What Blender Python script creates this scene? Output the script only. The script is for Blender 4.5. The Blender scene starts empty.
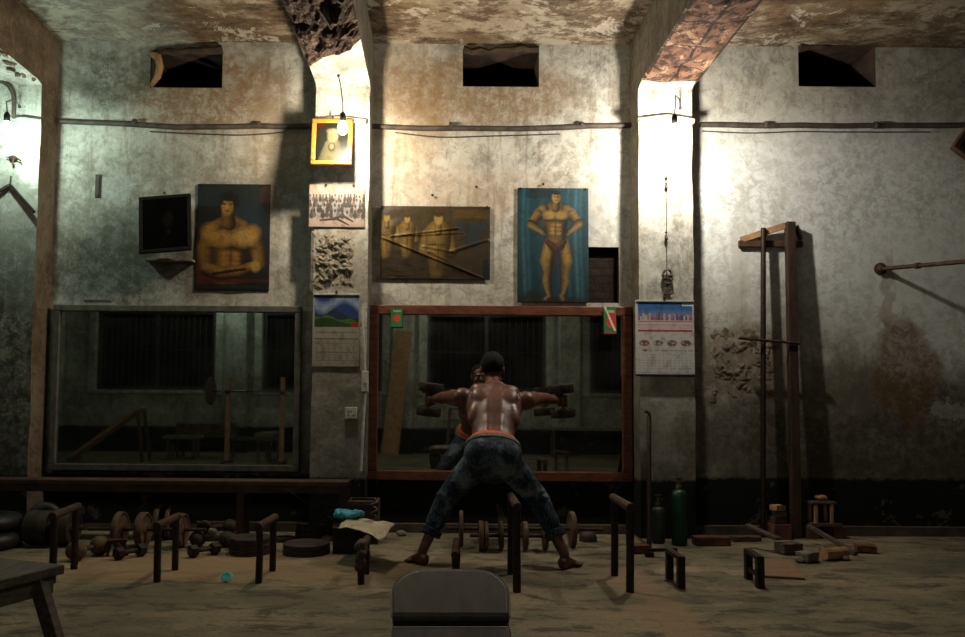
import bpy, bmesh, math, random
import numpy as np
from mathutils import Vector, Matrix, Euler, noise as mnoise
R = random.Random(7)
SC = bpy.context.scene
COL = SC.collection
PI = math.pi
V = Vector

# ------------------------------------------------------------------ camera
F = 750.0
CAM = V((0, -6.0, 1.0))
PITCH = math.radians(3.0); ROLL = math.radians(0.45)
SHX, SHY = 42.5/965, 47.2/965
ROT = (Matrix.Rotation(PI/2 + PITCH, 3, 'X') @ Matrix.Rotation(ROLL, 3, 'Z'))
cd = bpy.data.cameras.new('camera'); cam = bpy.data.objects.new('camera', cd); COL.objects.link(cam)
cd.sensor_width = 36; cd.lens = F*36/965; cd.shift_x = SHX; cd.shift_y = SHY
cd.clip_start = 0.05
cam.matrix_world = Matrix.Translation(CAM) @ ROT.to_4x4()
SC.camera = cam

def ray(px, py):
    return ROT @ V(((px-482.5+SHX*965)/F, -(py-318.5)/F + SHY*965/F, -1))
def P(px, py, y):
    "point of the plane y=const seen at a photo pixel"
    d = ray(px, py); t = (y-CAM.y)/d.y
    return CAM + d*t
def G(px, py, z=0.0):
    "point of the level z seen at a photo pixel"
    d = ray(px, py); t = (z-CAM.z)/d.z
    return CAM + d*t

# ------------------------------------------------------------------ colour / nodes
def lin(c):
    return tuple(((x/255)/12.92 if x/255 <= .04045 else ((x/255+.055)/1.055)**2.4) for x in c)
class N:
    def __init__(s, name):
        s.m = bpy.data.materials.new(name); s.m.use_nodes = True
        s.t = s.m.node_tree; s.b = s.t.nodes['Principled BSDF']
        s.b.inputs['Roughness'].default_value = .8
        s._co = None
    def n(s, typ): return s.t.nodes.new(typ)
    def put(s, sock, v):
        if hasattr(v, 'is_output'): s.t.links.new(v, sock)
        else:
            try: sock.default_value = v
            except Exception: sock.default_value = (*v, 1) if len(v) == 3 else v
    def co(s):
        if s._co is None: s._co = s.n('ShaderNodeTexCoord').outputs['Object']
        return s._co
    def xyz(s):
        q = s.n('ShaderNodeSeparateXYZ'); s.put(q.inputs[0], s.co()); return q.outputs
    def math(s, op, a, b=0.0, c=None, clamp=False):
        q = s.n('ShaderNodeMath'); q.operation = op; q.use_clamp = clamp
        s.put(q.inputs[0], a); s.put(q.inputs[1], b)
        if c is not None: s.put(q.inputs[2], c)
        return q.outputs[0]
    def scale(s, v):
        q = s.n('ShaderNodeMapping'); s.put(q.inputs['Vector'], s.co()); q.inputs['Scale'].default_value = v
        return q.outputs[0]
    def noise(s, sc=5, det=4, rough=.6, vec=None, dist=0.0):
        q = s.n('ShaderNodeTexNoise'); s.put(q.inputs['Vector'], vec if vec is not None else s.co())
        q.inputs['Scale'].default_value = sc; q.inputs['Detail'].default_value = det
        q.inputs['Roughness'].default_value = rough; q.inputs['Distortion'].default_value = dist
        return q.outputs['Fac']
    def ramp(s, v, lo, hi, a=0.0, b=1.0, smooth=True):
        q = s.n('ShaderNodeMapRange'); q.interpolation_type = 'SMOOTHSTEP' if smooth else 'LINEAR'
        s.put(q.inputs[0], v)
        for i, x in zip((1, 2, 3, 4), (lo, hi, a, b)): s.put(q.inputs[i], x)
        return q.outputs[0]
    def mix(s, f, a, b, mode='MIX'):
        q = s.n('ShaderNodeMix'); q.data_type = 'RGBA'; q.blend_type = mode
        s.put(q.inputs[0], f)
        for i, c in ((6, a), (7, b)):
            s.put(q.inputs[i], c if hasattr(c, 'is_output') else (*c, 1))
        return q.outputs[2]
    def bump(s, h, strength=.4, dist=.02):
        q = s.n('ShaderNodeBump'); s.put(q.inputs['Height'], h)
        q.inputs['Strength'].default_value = strength; q.inputs['Distance'].default_value = dist
        s.t.links.new(q.outputs[0], s.b.inputs['Normal'])
    def out(s, c=None, rough=None, metal=None, spec=None):
        if c is not None: s.put(s.b.inputs['Base Color'], c if hasattr(c, 'is_output') else (*c, 1))
        if rough is not None: s.put(s.b.inputs['Roughness'], rough)
        if metal is not None: s.put(s.b.inputs['Metallic'], metal)
        if spec is not None: s.put(s.b.inputs['Specular IOR Level'], spec)
        return s.m

def plain(name, c1, c2=None, sc=12, rough=.7, metal=0.0, bump=.15, stretch=None, spec=.4):
    k = N(name)
    v = k.scale(stretch) if stretch else None
    f = k.noise(sc, 5, .65, v)
    c2 = c2 or tuple(x*.6 for x in c1)
    k.out(k.mix(k.ramp(f, .35, .65), c1, c2), rough, metal, spec)
    if bump: k.bump(f, bump, .01)
    return k.m

# ------------------------------------------------------------------ mesh building
class B:
    def __init__(s): s.bm = bmesh.new()
    def _geo(s, vs, fs):
        w = [s.bm.verts.new(v) for v in vs]
        for f in fs:
            try: s.bm.faces.new([w[i] for i in f])
            except ValueError: pass
        return s
    def box(s, c, size, rot=None, taper=1.0):
        x, y, z = (q/2 for q in size); c = V(c)
        pts = [V((sx*x*(taper if sz > 0 else 1), sy*y*(taper if sz > 0 else 1), sz*z)) for sz in (-1, 1) for sy in (-1, 1) for sx in (-1, 1)]
        if rot is not None:
            m = rot if isinstance(rot, Matrix) else Euler(rot).to_matrix()
            pts = [m @ p for p in pts]
        return s._geo([c+p for p in pts], [(0,2,3,1),(4,5,7,6),(0,1,5,4),(1,3,7,5),(3,2,6,7),(2,0,4,6)])
    def bar(s, a, b, w, h, up=(0, 0, 1)):
        "square bar from a to b, w across, h along up"
        a, b = V(a), V(b); d = (b-a); L = d.length; d.normalize()
        u = V(up); x = d.cross(u)
        if x.length < 1e-4: x = d.cross(V((1, 0, 0)))
        x.normalize(); u = x.cross(d).normalized()
        m = Matrix((x, d, u)).transposed()
        return s.box((a+b)/2, (w, L, h), m)
    def tube(s, pts, r, seg=10, cap=True):
        pts = [V(p) for p in pts]; n = len(pts)
        rs = r if isinstance(r, (list, tuple)) else [r]*n
        rings = []; prev = None
        for i, p in enumerate(pts):
            d = (pts[min(i+1, n-1)] - pts[max(i-1, 0)]).normalized()
            if prev is None:
                x = d.cross(V((0, 0, 1)))
                if x.length < .05: x = d.cross(V((1, 0, 0)))
            else: x = prev - d*prev.dot(d)
            x.normalize(); prev = x; y = d.cross(x)
            rings.append([s.bm.verts.new(p + (x*math.cos(t)+y*math.sin(t))*rs[i]) for t in (2*PI*k/seg for k in range(seg))])
        for a, b in zip(rings, rings[1:]):
            for k in range(seg): s.bm.faces.new((a[k], a[(k+1) % seg], b[(k+1) % seg], b[k]))
        if cap: s.bm.faces.new(rings[0][::-1]); s.bm.faces.new(rings[-1])
        return s
    def lathe(s, prof, o=(0, 0, 0), axis='Z', seg=24):
        "prof: (radius, height) pairs, closed by caps where the radius is not 0"
        o = V(o); rings = []
        def at(r, h, t):
            c, q = r*math.cos(t), r*math.sin(t)
            return o + (V((c, q, h)) if axis == 'Z' else V((h, c, q)) if axis == 'X' else V((q, h, c)))
        for r, h in prof:
            rings.append([s.bm.verts.new(at(0, h, 0))] if r < 1e-6 else [s.bm.verts.new(at(r, h, 2*PI*k/seg)) for k in range(seg)])
        for a, b in zip(rings, rings[1:]):
            for k in range(seg):
                j = (k+1) % seg
                if len(a) == 1 and len(b) == 1: continue
                if len(a) == 1: s.bm.faces.new((a[0], b[j], b[k]))
                elif len(b) == 1: s.bm.faces.new((a[k], a[j], b[0]))
                else: s.bm.faces.new((a[k], a[j], b[j], b[k]))
        if len(rings[0]) > 1: s.bm.faces.new(rings[0][::-1])
        if len(rings[-1]) > 1: s.bm.faces.new(rings[-1])
        return s
    def ball(s, c, r, rot=None, sub=3):
        r = (r, r, r) if not isinstance(r, (tuple, list)) else r
        m = (rot if isinstance(rot, Matrix) else Euler(rot or (0, 0, 0)).to_matrix()).to_4x4()
        m = Matrix.Translation(V(c)) @ m @ Matrix.Diagonal((*r, 1))
        bmesh.ops.create_icosphere(s.bm, subdivisions=sub, radius=1, matrix=m)
        return s
    def cone(s, a, b, r0, r1, sub=2):
        "capsule that tapers from r0 at a to r1 at b"
        a, b = V(a), V(b); n = 6
        return s.tube([a+(b-a)*k/n for k in range(n+1)], [r0+(r1-r0)*k/n for k in range(n+1)], 14).ball(a, r0, sub=sub).ball(b, r1, sub=sub)
    def loft(s, rings):
        w = [[s.bm.verts.new(p) for p in r] for r in rings]; n = len(w[0])
        for a, b in zip(w, w[1:]):
            for k in range(n): s.bm.faces.new((a[k], a[(k+1) % n], b[(k+1) % n], b[k]))
        s.bm.faces.new(w[0][::-1]); s.bm.faces.new(w[-1])
        return s
    def prism(s, poly, d, o=(0, 0, 0)):
        "poly in 3-D swept along d"
        d = V(d); o = V(o); n = len(poly)
        vs = [o+V(p) for p in poly] + [o+V(p)+d for p in poly]
        return s._geo(vs, [tuple(range(n-1, -1, -1)), tuple(range(n, 2*n))] + [(i, (i+1) % n, n+(i+1) % n, n+i) for i in range(n)])
    def jitter(s, a, sc=6.0, seed=0):
        for v in s.bm.verts:
            v.co += mnoise.noise_vector(v.co*sc + V((seed*7.1, 0, 0)))*a
        return s
    def sub(s, cuts=2):
        bmesh.ops.subdivide_edges(s.bm, edges=s.bm.edges[:], cuts=cuts, use_grid_fill=True); return s

def root_mat(p):
    return Matrix.Translation(p.location) @ p.rotation_euler.to_matrix().to_4x4()
def obj(name, b, mat, parent=None, bevel=0.0, smooth=False, world=False, solid=0.0, seg=2):
    me = bpy.data.meshes.new(name)
    bm = b.bm if isinstance(b, B) else b
    if world and parent is not None:
        top = parent
        while top.parent is not None: top = top.parent
        bm.transform(root_mat(top).inverted())
    bmesh.ops.recalc_face_normals(bm, faces=bm.faces[:])
    bm.to_mesh(me); bm.free()
    for m in (mat if isinstance(mat, (list, tuple)) else [mat]): me.materials.append(m)
    o = bpy.data.objects.new(name, me); COL.objects.link(o)
    if parent is not None: o.parent = parent
    if smooth:
        me.polygons.foreach_set('use_smooth', [True]*len(me.polygons))
        if hasattr(me, 'set_sharp_from_angle'): me.set_sharp_from_angle(angle=math.radians(40))
    if bevel:
        q = o.modifiers.new('bevel', 'BEVEL'); q.width = bevel; q.segments = seg; q.limit_method = 'ANGLE'
    if solid:
        q = o.modifiers.new('thick', 'SOLIDIFY'); q.thickness = solid; q.offset = 0
    return o
def tag(o, label, cat, group=None):
    o['label'] = label; o['category'] = cat
    if group: o['group'] = group
    return o
def thing(name, label, cat, loc=(0, 0, 0), rz=0.0, group=None):
    o = bpy.data.objects.new(name, None); COL.objects.link(o)
    o.location = loc; o.rotation_euler = (0, 0, rz); o.empty_display_size = .1
    return tag(o, label, cat, group)
def struct(name, b, mat, parent=None, **k):
    o = obj(name, b, mat, parent, **k)
    if parent is None: o['kind'] = 'structure'
    return o
def dup(r, loc, rz=0.0, label=None, group=None):
    c = r.copy(); COL.objects.link(c); c.location = loc; c.rotation_euler = (0, 0, rz)
    if label: c['label'] = label
    if group: c['group'] = group
    for ch in list(r.children):
        d = ch.copy(); COL.objects.link(d); d.parent = c
        for g in ch.children:
            e = g.copy(); COL.objects.link(e); e.parent = d
    return c

# ------------------------------------------------------------------ materials
def blobs(k, c, lst, warp=.25):
    "stains and other patches with a place of their own: (x, z, rx, rz, colour, strength, softness)"
    x, _, z = k.xyz()
    nx = k.math('MULTIPLY', k.math('SUBTRACT', k.noise(3.1, 6, .7), .5), warp*2)
    nz = k.math('MULTIPLY', k.math('SUBTRACT', k.noise(4.3, 6, .7, dist=.4), .5), warp*2)
    X = k.math('ADD', x, nx); Z = k.math('ADD', z, nz)
    patch = k.ramp(k.noise(12, 9, .8, dist=.4), .42, .58, .45, 1)
    for cx, cz, rx, rz, col, st, soft in lst:
        a = k.math('DIVIDE', k.math('SUBTRACT', X, cx), rx)
        b = k.math('DIVIDE', k.math('SUBTRACT', Z, cz), rz)
        d = k.math('ADD', k.math('MULTIPLY', a, a), k.math('MULTIPLY', b, b))
        c = k.mix(k.math('MULTIPLY', k.ramp(d, 1+soft, max(0, 1-soft), 0, st), patch), c, col)
    return c
def plaster(name, a, b, stain, lst=(), dado=None, low_dark=(1.9, .4, .75), mould=.5, bumps=.35, dadoc=(.008, .009, .008)):
    k = N(name); x, y, z = k.xyz()
    big = k.noise(1.3, 6, .65); med = k.noise(5.5, 8, .72, dist=.3); fine = k.noise(26, 6, .75)
    c = k.mix(k.ramp(big, .35, .65), a, b)
    c = k.mix(k.ramp(med, .49, .62, 0, .5), c, tuple(q*.5 for q in a))
    drip = k.noise(3.0, 5, .7, k.scale((3.2, 3.2, .35)))
    c = k.mix(k.ramp(drip, .51, .64, 0, .55), c, stain)
    pal = k.noise(2.4, 9, .75, dist=.8)
    c = k.mix(k.ramp(pal, .58, .61, 0, .45), c, tuple(min(1, q*1.25) for q in a))
    mid = k.noise(9.5, 9, .8, dist=.6)
    c = k.mix(k.ramp(mid, .50, .60, 0, .48), c, tuple(q*.42 for q in b))
    c = k.mix(k.ramp(mid, .48, .40, 0, .4), c, tuple(min(1, q*1.2) for q in a))
    smut = k.noise(1.05, 8, .78, dist=.5)
    c = k.mix(k.ramp(smut, .50, .60, 0, .6), c, (.15, .135, .10))
    vo = k.n('ShaderNodeTexVoronoi'); vo.feature = 'DISTANCE_TO_EDGE'; vo.inputs['Scale'].default_value = 1.7
    wv = k.n('ShaderNodeVectorMath'); wv.operation = 'ADD'; nz_ = k.n('ShaderNodeTexNoise'); nz_.inputs['Scale'].default_value = 3; nz_.inputs['Detail'].default_value = 6
    k.put(nz_.inputs['Vector'], k.co()); k.put(wv.inputs[0], k.co()); k.put(wv.inputs[1], nz_.outputs['Color']); k.put(vo.inputs['Vector'], wv.outputs[0])
    c = k.mix(k.math('MULTIPLY', k.ramp(vo.outputs[0], .010, .003, 0, .55), k.ramp(big, .52, .6)), c, (.06, .05, .04))
    c = k.mix(k.math('MULTIPLY', k.ramp(fine, .53, .62), k.ramp(k.noise(1.7, 4, .6), .48, .62, 0, mould)), c, (.03, .03, .024))
    # darkens towards the bottom, with ragged edge of its own
    zz = k.math('ADD', z, k.math('MULTIPLY', k.math('SUBTRACT', k.noise(1.9, 7, .7), .5), 1.5))
    g = k.math('MULTIPLY', k.ramp(zz, low_dark[0], low_dark[1], 0, low_dark[2]), k.ramp(med, .25, .6, .65, 1))
    c = k.mix(g, c, (.055, .05, .038))
    if lst: c = blobs(k, c, lst)
    if dado:
        zd = k.math('ADD', z, k.math('MULTIPLY', k.math('SUBTRACT', k.noise(11, 7, .75), .5), .1))
        chip = k.ramp(k.noise(3.3, 8, .7, dist=.5), .60, .62, 0, .7)
        dc = k.mix(chip, dadoc, (.10, .09, .075))
        c = k.mix(k.ramp(zd, dado+.015, dado-.015), c, dc)
    k.out(c, .88, spec=.2)
    h = k.math('ADD', k.math('MULTIPLY', med, .6), k.math('MULTIPLY', fine, .35))
    h = k.math('ADD', h, k.math('MULTIPLY', k.ramp(pal, .60, .625), .25))
    k.bump(h, bumps, .03)
    return k.m

M = {}
M['iron'] = plain('iron', (.022, .017, .014), (.05, .03, .02), 30, .55, .6)
M['rust'] = plain('rusty_iron', (.085, .045, .026), (.03, .018, .012), 22, .75, .35, .3)
M['castiron'] = plain('cast_iron', (.06, .043, .032), (.028, .021, .017), 18, .7, .3, .25)
M['brownplate'] = plain('brown_plate', (.14, .083, .045), (.06, .036, .021), 16, .75, .15, .25)
M['darkwood'] = plain('dark_brown_wood', (.05, .028, .017), (.026, .016, .010), 9, .6, 0, .2, (3, 3, .6))
M['wood'] = plain('brown_wood', (.085, .043, .023), (.04, .022, .012), 9, .6, 0, .2, (1, 1, 1))
M['oldwood'] = plain('old_wood', (.10, .075, .05), (.045, .034, .024), 9, .75, 0, .25, (6, 1, 6))
M['palewood'] = plain('pale_wood', (.38, .22, .11), (.24, .13, .065), 14, .7, 0, .2)
M['frame_red'] = plain('red_brown_wood', (.15, .045, .018), (.07, .022, .01), 12, .45, 0, .15, (1, 1, 3))
M['frame_grey'] = plain('grey_wood', (.105, .10, .08), (.06, .055, .043), 14, .6, 0, .2)
M['black'] = plain('black', (.006, .006, .006), (.011, .01, .01), 20, .6)
M['matte_black'] = plain('matte_black', (.008, .007, .006), (.012, .010, .008), 20, .9, spec=.1)
M['rubber'] = plain('black_rubber', (.010, .010, .010), (.02, .019, .018), 14, .5)
M['brick'] = plain('brick_red', (.16, .055, .03), (.08, .035, .022), 20, .9, 0, .5)
M['stone'] = plain('stone', (.2, .17, .13), (.1, .085, .065), 20, .9, 0, .5)
M['steel'] = plain('dull_steel', (.16, .15, .14), (.08, .075, .07), 20, .4, .9, .05)
M['chalk'] = plain('pale_grip', (.30, .27, .23), (.2, .17, .14), 20, .7, 0, .1)
M['pipe'] = plain('conduit_grey', (.085, .065, .05), (.035, .027, .021), 9, .65, 0, .2)
M['pale_pipe'] = plain('whitewashed_pipe', (.48, .44, .37), (.32, .26, .18), 14, .75, 0, .2)
M['cable'] = plain('cable', (.05, .042, .035), (.03, .025, .02), 9, .7, 0, 0)
M['white_plastic'] = plain('white_plastic', (.5, .49, .44), (.36, .34, .29), 20, .5, 0, .05)
M['green_gas'] = plain('green_paint', (.010, .058, .032), (.007, .032, .019), 10, .45, .1, .1)
M['grey_gas'] = plain('grey_green_paint', (.036, .052, .040), (.02, .028, .021), 10, .5, .1, .1)
M['brass'] = plain('brass', (.2, .13, .05), (.1, .065, .03), 20, .45, .8, .1)
M['gold'] = plain('gold_frame', (.40, .18, .025), (.22, .09, .012), 30, .35, .35, .2)
M['vinyl'] = plain('grey_vinyl', (.115, .102, .09), (.07, .062, .055), 7, .55, 0, .12, (3, 1, 1), .4)
M['piping'] = plain('pale_piping', (.30, .28, .25), (.22, .2, .18), 20, .5, 0, .05)
M['teal'] = plain('teal_plastic', (.10, .55, .55), (.2, .7, .68), 30, .5, 0, 0)
M['bluebag'] = plain('blue_plastic', (.03, .28, .48), (.10, .45, .60), 30, .35, 0, .3)
M['rag'] = plain('brown_rag', (.10, .075, .05), (.05, .035, .025), 30, .95, 0, .5)
M['rope'] = plain('rope', (.17, .12, .075), (.09, .06, .04), 60, .95, 0, .5)
M['dry'] = plain('dried_flowers', (.10, .075, .05), (.05, .035, .025), 60, .95, 0, .4)
M['ply'] = plain('plywood', (.26, .15, .085), (.17, .095, .055), 6, .7, 0, .1, (1, 5, 1))

def vcol(name, rough=.6, spec=.3):
    k = N(name); q = k.n('ShaderNodeVertexColor'); q.layer_name = 'Col'
    f = k.noise(14, 6, .7)
    c = k.mix(k.ramp(f, .46, .66, 0, .8), q.outputs['Color'], (.62, .54, .40), 'MULTIPLY')
    return k.out(c, rough, spec=spec)
M['print'] = vcol('printed_paper')
M['matte_print'] = vcol('matte_print', .95, .02)
M['gloss_print'] = vcol('glossy_print', .35)
# ------------------------------------------------------------------ the room
CEIL = 3.955
XL, XR, YB = -9.0, 7.5, -9.6
BROWN = (.10, .058, .028); OCHRE = (.34, .24, .13); DK = (.035, .03, .022)
wall_m = plaster('front_wall_plaster', (.50, .485, .43), (.38, .365, .31), (.19, .135, .075), [
    (-1.95, 3.55, .65, .36, (.20, .12, .06), .95, .6),
    (-1.35, 3.1, .35, .35, OCHRE, .4, .7), (-1.5, 2.75, .5, .25, (.2, .15, .09), .4, .7),  # ochre stains by the middle lamp, also dulling its hot spots
    (-.35, 3.4, .42, .5, OCHRE, .6, .6), (.3, 3.55, .8, .28, (.20, .125, .06), .9, .6),
    (.25, 2.72, .8, .22, (.42, .27, .17), .35, .7), (1.1, 2.0, .35, .35, (.2, .16, .11), .5, .6),
    (-2.7, 3.6, .32, .24, (.08, .08, .06), .85, .8),
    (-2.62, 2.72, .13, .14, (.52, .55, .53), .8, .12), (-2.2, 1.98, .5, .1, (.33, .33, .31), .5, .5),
    (-2.4, 2.3, .8, .3, (.10, .09, .065), .6, .8), (-2.3, 2.65, .9, .45, (.13, .122, .095), .65, .9), (-2.6, 2.05, .6, .3, (.05, .046, .036), .75, .7), (-2.1, 2.15, .7, .3, (.10, .095, .075), .6, .8), (-1.2, 2.6, .35, .5, (.16, .14, .11), .5, .8),
    (2.6, 3.45, .5, .3, (.30, .27, .2), .4, .7), (3.9, 3.3, .8, .5, (.30, .295, .26), .4, .8),
    (3.2, 2.55, 1.7, .75, (.70, .73, .72), 1, .9), (4.2, 1.9, 1.0, .6, (.66, .69, .68), .9, .8),  # bluish-white paint, lightened further in place of more light on this bay
    (2.45, 1.42, .42, .26, (.19, .14, .085), .8, .5), (2.3, 1.0, .45, .4, (.11, .085, .055), .7, .6),
    (3.6, .75, 1.3, .55, (.062, .052, .034), .85, .4), (3.1, 1.15, .6, .22, (.17, .145, .105), .7, .5),
    (3.72, 1.30, .27, .42, (.13, .068, .022), .85, .35), (3.62, 1.85, .07, .4, (.24, .16, .08), .6, .7),
    (4.15, .98, .2, .075, (.33, .33, .30), .8, .04),
    (2.42, 2.0, .06, .8, (.3, .25, .17), .35, .8), (2.75, 1.9, .05, .9, (.33, .29, .22), .3, .8),
    ], dado=.44, low_dark=(1.65, .35, .8), mould=.45)
brick_face = N('bared_brick')
_b = brick_face.n('ShaderNodeTexBrick'); _b.inputs['Scale'].default_value = 4.0
_mp = brick_face.n('ShaderNodeMapping'); _mp.inputs['Rotation'].default_value = (PI/2, 0, 0)
brick_face.put(_mp.inputs[0], brick_face.co()); brick_face.put(_b.inputs['Vector'], _mp.outputs[0])
for s_, c_ in (('Color1', (.04, .022, .015, 1)), ('Color2', (.022, .015, .011, 1)), ('Mortar', (.012, .010, .008, 1))): _b.inputs[s_].default_value = c_
brick_face.out(brick_face.mix(.35, _b.outputs['Color'], (.02, .016, .012)), .95, spec=.1)
brick_face.bump(brick_face.noise(14, 6, .7), .8, .03)
reveal_m = plain('vent_reveal', (.055, .032, .018), (.018, .012, .008), 9, .9, 0, .5)  # brown vent sides, darkened in colour for the shade inside
dark_m = plain('vent_dark', (.005, .004, .0035), (.009, .007, .005), 6, .95, 0, .2)  # near-black back painted in for the unlit hollow of the vents

def sheet_with_holes(b, x0, x1, z0, z1, holes, y, back):
    "wall face with rectangular openings; each opening gets sides and a back, `back` is +1 / -1 along y"
    xs = sorted({x0, x1, *[q for h in holes for q in h[:2]]}); zs = sorted({z0, z1, *[q for h in holes for q in h[2:4]]})
    idx = {}
    def v(x, yy, z):
        key = (round(x, 4), round(yy, 4), round(z, 4))
        if key not in idx: idx[key] = b.bm.verts.new((x, yy, z))
        return idx[key]
    for xa, xb in zip(xs, xs[1:]):
        for za, zb in zip(zs, zs[1:]):
            mx, mz = (xa+xb)/2, (za+zb)/2
            if any(h[0] < mx < h[1] and h[2] < mz < h[3] for h in holes): continue
            b.bm.faces.new((v(xa, y, za), v(xb, y, za), v(xb, y, zb), v(xa, y, zb)))
    for hx0, hx1, hz0, hz1, dep, mi, mb in holes:
        Y = y+dep*back
        for q in (((hx0, hz0), (hx0, hz1)), ((hx1, hz0), (hx1, hz1)), ((hx0, hz0), (hx1, hz0)), ((hx0, hz1), (hx1, hz1))):
            (xa, za), (xb, zb) = q
            f = b.bm.faces.new([b.bm.verts.new(p) for p in ((xa, y, za), (xb, y, zb), (xb, Y, zb), (xa, Y, za))]); f.material_index = mi
        f = b.bm.faces.new([b.bm.verts.new(p) for p in ((hx0, Y, hz0), (hx1, Y, hz0), (hx1, Y, hz1), (hx0, Y, hz1))]); f.material_index = mb
def rect(px0, py0, px1, py1, y=0.0):
    a, b_ = P(px0, py0, y), P(px1, py1, y)
    return a.x, b_.x, b_.z, a.z
holes = []
for q in ((151, 50, 222, 88), (463, 49, 539, 87), (798, 46, 876, 87)):
    holes.append((*rect(*q), .6, 1, 2))
holes.append((*rect(588, 247, 619, 303), .07, 3, 3))
b = B(); sheet_with_holes(b, XL, XR, 0, CEIL, holes, 0, 1)
bmesh.ops.recalc_face_normals(b.bm, faces=b.bm.faces[:])
struct('wall_front', b, [wall_m, reveal_m, dark_m, brick_face.m])

# broken plaster lip at the left side of the first vent, crumbs along its tops
b = B()
lip = [P(150, 52, -.02), P(158, 57, -.03), P(160, 66, -.03), P(158, 76, -.03), P(151, 87, -.02)]
b.tube(lip, [.02, .035, .03, .028, .015], 8); b.jitter(.012, 14)
struct('trim_8', b, plain('broken_plaster', (.30, .18, .09), (.17, .10, .05), 14, .95, 0, .6), smooth=True)
b = B()
for q in ((152, 53, 222, 50), (463, 52, 539, 50), (799, 48, 875, 46)):
    a_, c_ = P(q[0], q[1], -.02), P(q[2], q[3], -.02)
    b.tube([a_.lerp(c_, t/9)+V((0, 0, .02*R.random())) for t in range(10)], [.02+.018*R.random() for _ in range(10)], 7)
b.jitter(.02, 11)
struct('trim_9', b, plain('crumbling_edge', (.06, .037, .02), (.03, .02, .012), 14, .95, 0, .6), smooth=True)

# ceiling: flaking, stained plaster
k = N('ceiling_plaster')
s1 = k.noise(1.1, 7, .7, k.scale((.7, 1.1, 1)), .2); s2 = k.noise(3.4, 10, .8, k.scale((.7, 1.2, 1)), .25); s3 = k.noise(14, 7, .75)
c = k.mix(k.ramp(s1, .38, .6), (.42, .365, .28), (.17, .115, .065))
c = k.mix(k.ramp(s2, .46, .53, 0, .8), c, (.085, .052, .028))
c = k.mix(k.ramp(s2, .57, .59, 0, .75), c, (.035, .024, .016))
c = k.mix(k.ramp(k.noise(2.6, 10, .8, dist=.3), .57, .59, 0, .6), c, (.55, .50, .42))
c = k.mix(k.ramp(s3, .6, .72, 0, .5), c, (.05, .035, .022))
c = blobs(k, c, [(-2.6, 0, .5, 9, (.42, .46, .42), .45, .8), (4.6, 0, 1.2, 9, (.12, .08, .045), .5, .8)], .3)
k.out(c, .92, spec=.15); k.bump(k.math('ADD', k.math('MULTIPLY', s2, .7), k.math('MULTIPLY', s3, .4)), .6, .05)
b = B()._geo([(XL, YB, CEIL), (XR, YB, CEIL), (XR, 0, CEIL), (XL, 0, CEIL)], [(0, 1, 2, 3)])
struct('ceiling', b, k.m)

# floor: worn cement with sandy tracks and damp
k = N('cement_floor')
f1 = k.noise(.9, 7, .7, k.scale((.8, 1.4, 1))); f2 = k.noise(4.5, 9, .75, k.scale((.7, 1.6, 1)), .5); f3 = k.noise(40, 5, .7)
c = k.mix(k.ramp(f1, .38, .62), (.26, .205, .128), (.135, .122, .078))
c = k.mix(k.ramp(f2, .50, .60, 0, .8), c, (.045, .042, .028))
c = k.mix(k.ramp(f2, .44, .36, 0, .5), c, (.32, .265, .17))
c = k.mix(k.ramp(f3, .5, .7, 0, .55), c, (.04, .036, .025))
def fblobs(k, c, lst, warp=.35):
    x, y, _ = k.xyz()
    X = k.math('ADD', x, k.math('MULTIPLY', k.math('SUBTRACT', k.noise(2.3, 7, .72), .5), warp*2))
    Y = k.math('ADD', y, k.math('MULTIPLY', k.math('SUBTRACT', k.noise(2.9, 7, .72), .5), warp*2))
    for cx, cy, rx, ry, col, st, soft in lst:
        a = k.math('DIVIDE', k.math('SUBTRACT', X, cx), rx); d = k.math('DIVIDE', k.math('SUBTRACT', Y, cy), ry)
        r2 = k.math('ADD', k.math('MULTIPLY', a, a), k.math('MULTIPLY', d, d))
        c = k.mix(k.ramp(r2, 1+soft, max(0, 1-soft), 0, st), c, col)
    return c
c = fblobs(k, c, [(-1.75, -1.35, .95, .38, (.36, .225, .12), .65, .8), (1.1, -2.0, .13, .8, (.29, .18, .11), .55, .7),
                  (4.0, -1.2, 1.3, .35, (.075, .08, .062), .7, .7), (4.6, -2.2, 1.2, .6, (.07, .07, .05), .5, .8),
                  (1.45, -1.35, .16, .10, (.33, .27, .18), .6, .3), (1.93, -1.35, .17, .10, (.33, .27, .18), .6, .3),
                  (-.6, -1.5, .8, .3, (.22, .15, .08), .4, .8), (-1.0, -2.1, .9, .2, (.075, .07, .045), .5, .8)])
k.out(c, .85, spec=.25); k.bump(k.math('ADD', k.math('MULTIPLY', f2, .8), k.math('MULTIPLY', f3, .25)), .35, .03)
b = B()._geo([(XL, YB, 0), (XR, YB, 0), (XR, 0, 0), (XL, 0, 0)], [(0, 1, 2, 3)])
struct('floor', b, k.m)

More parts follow.
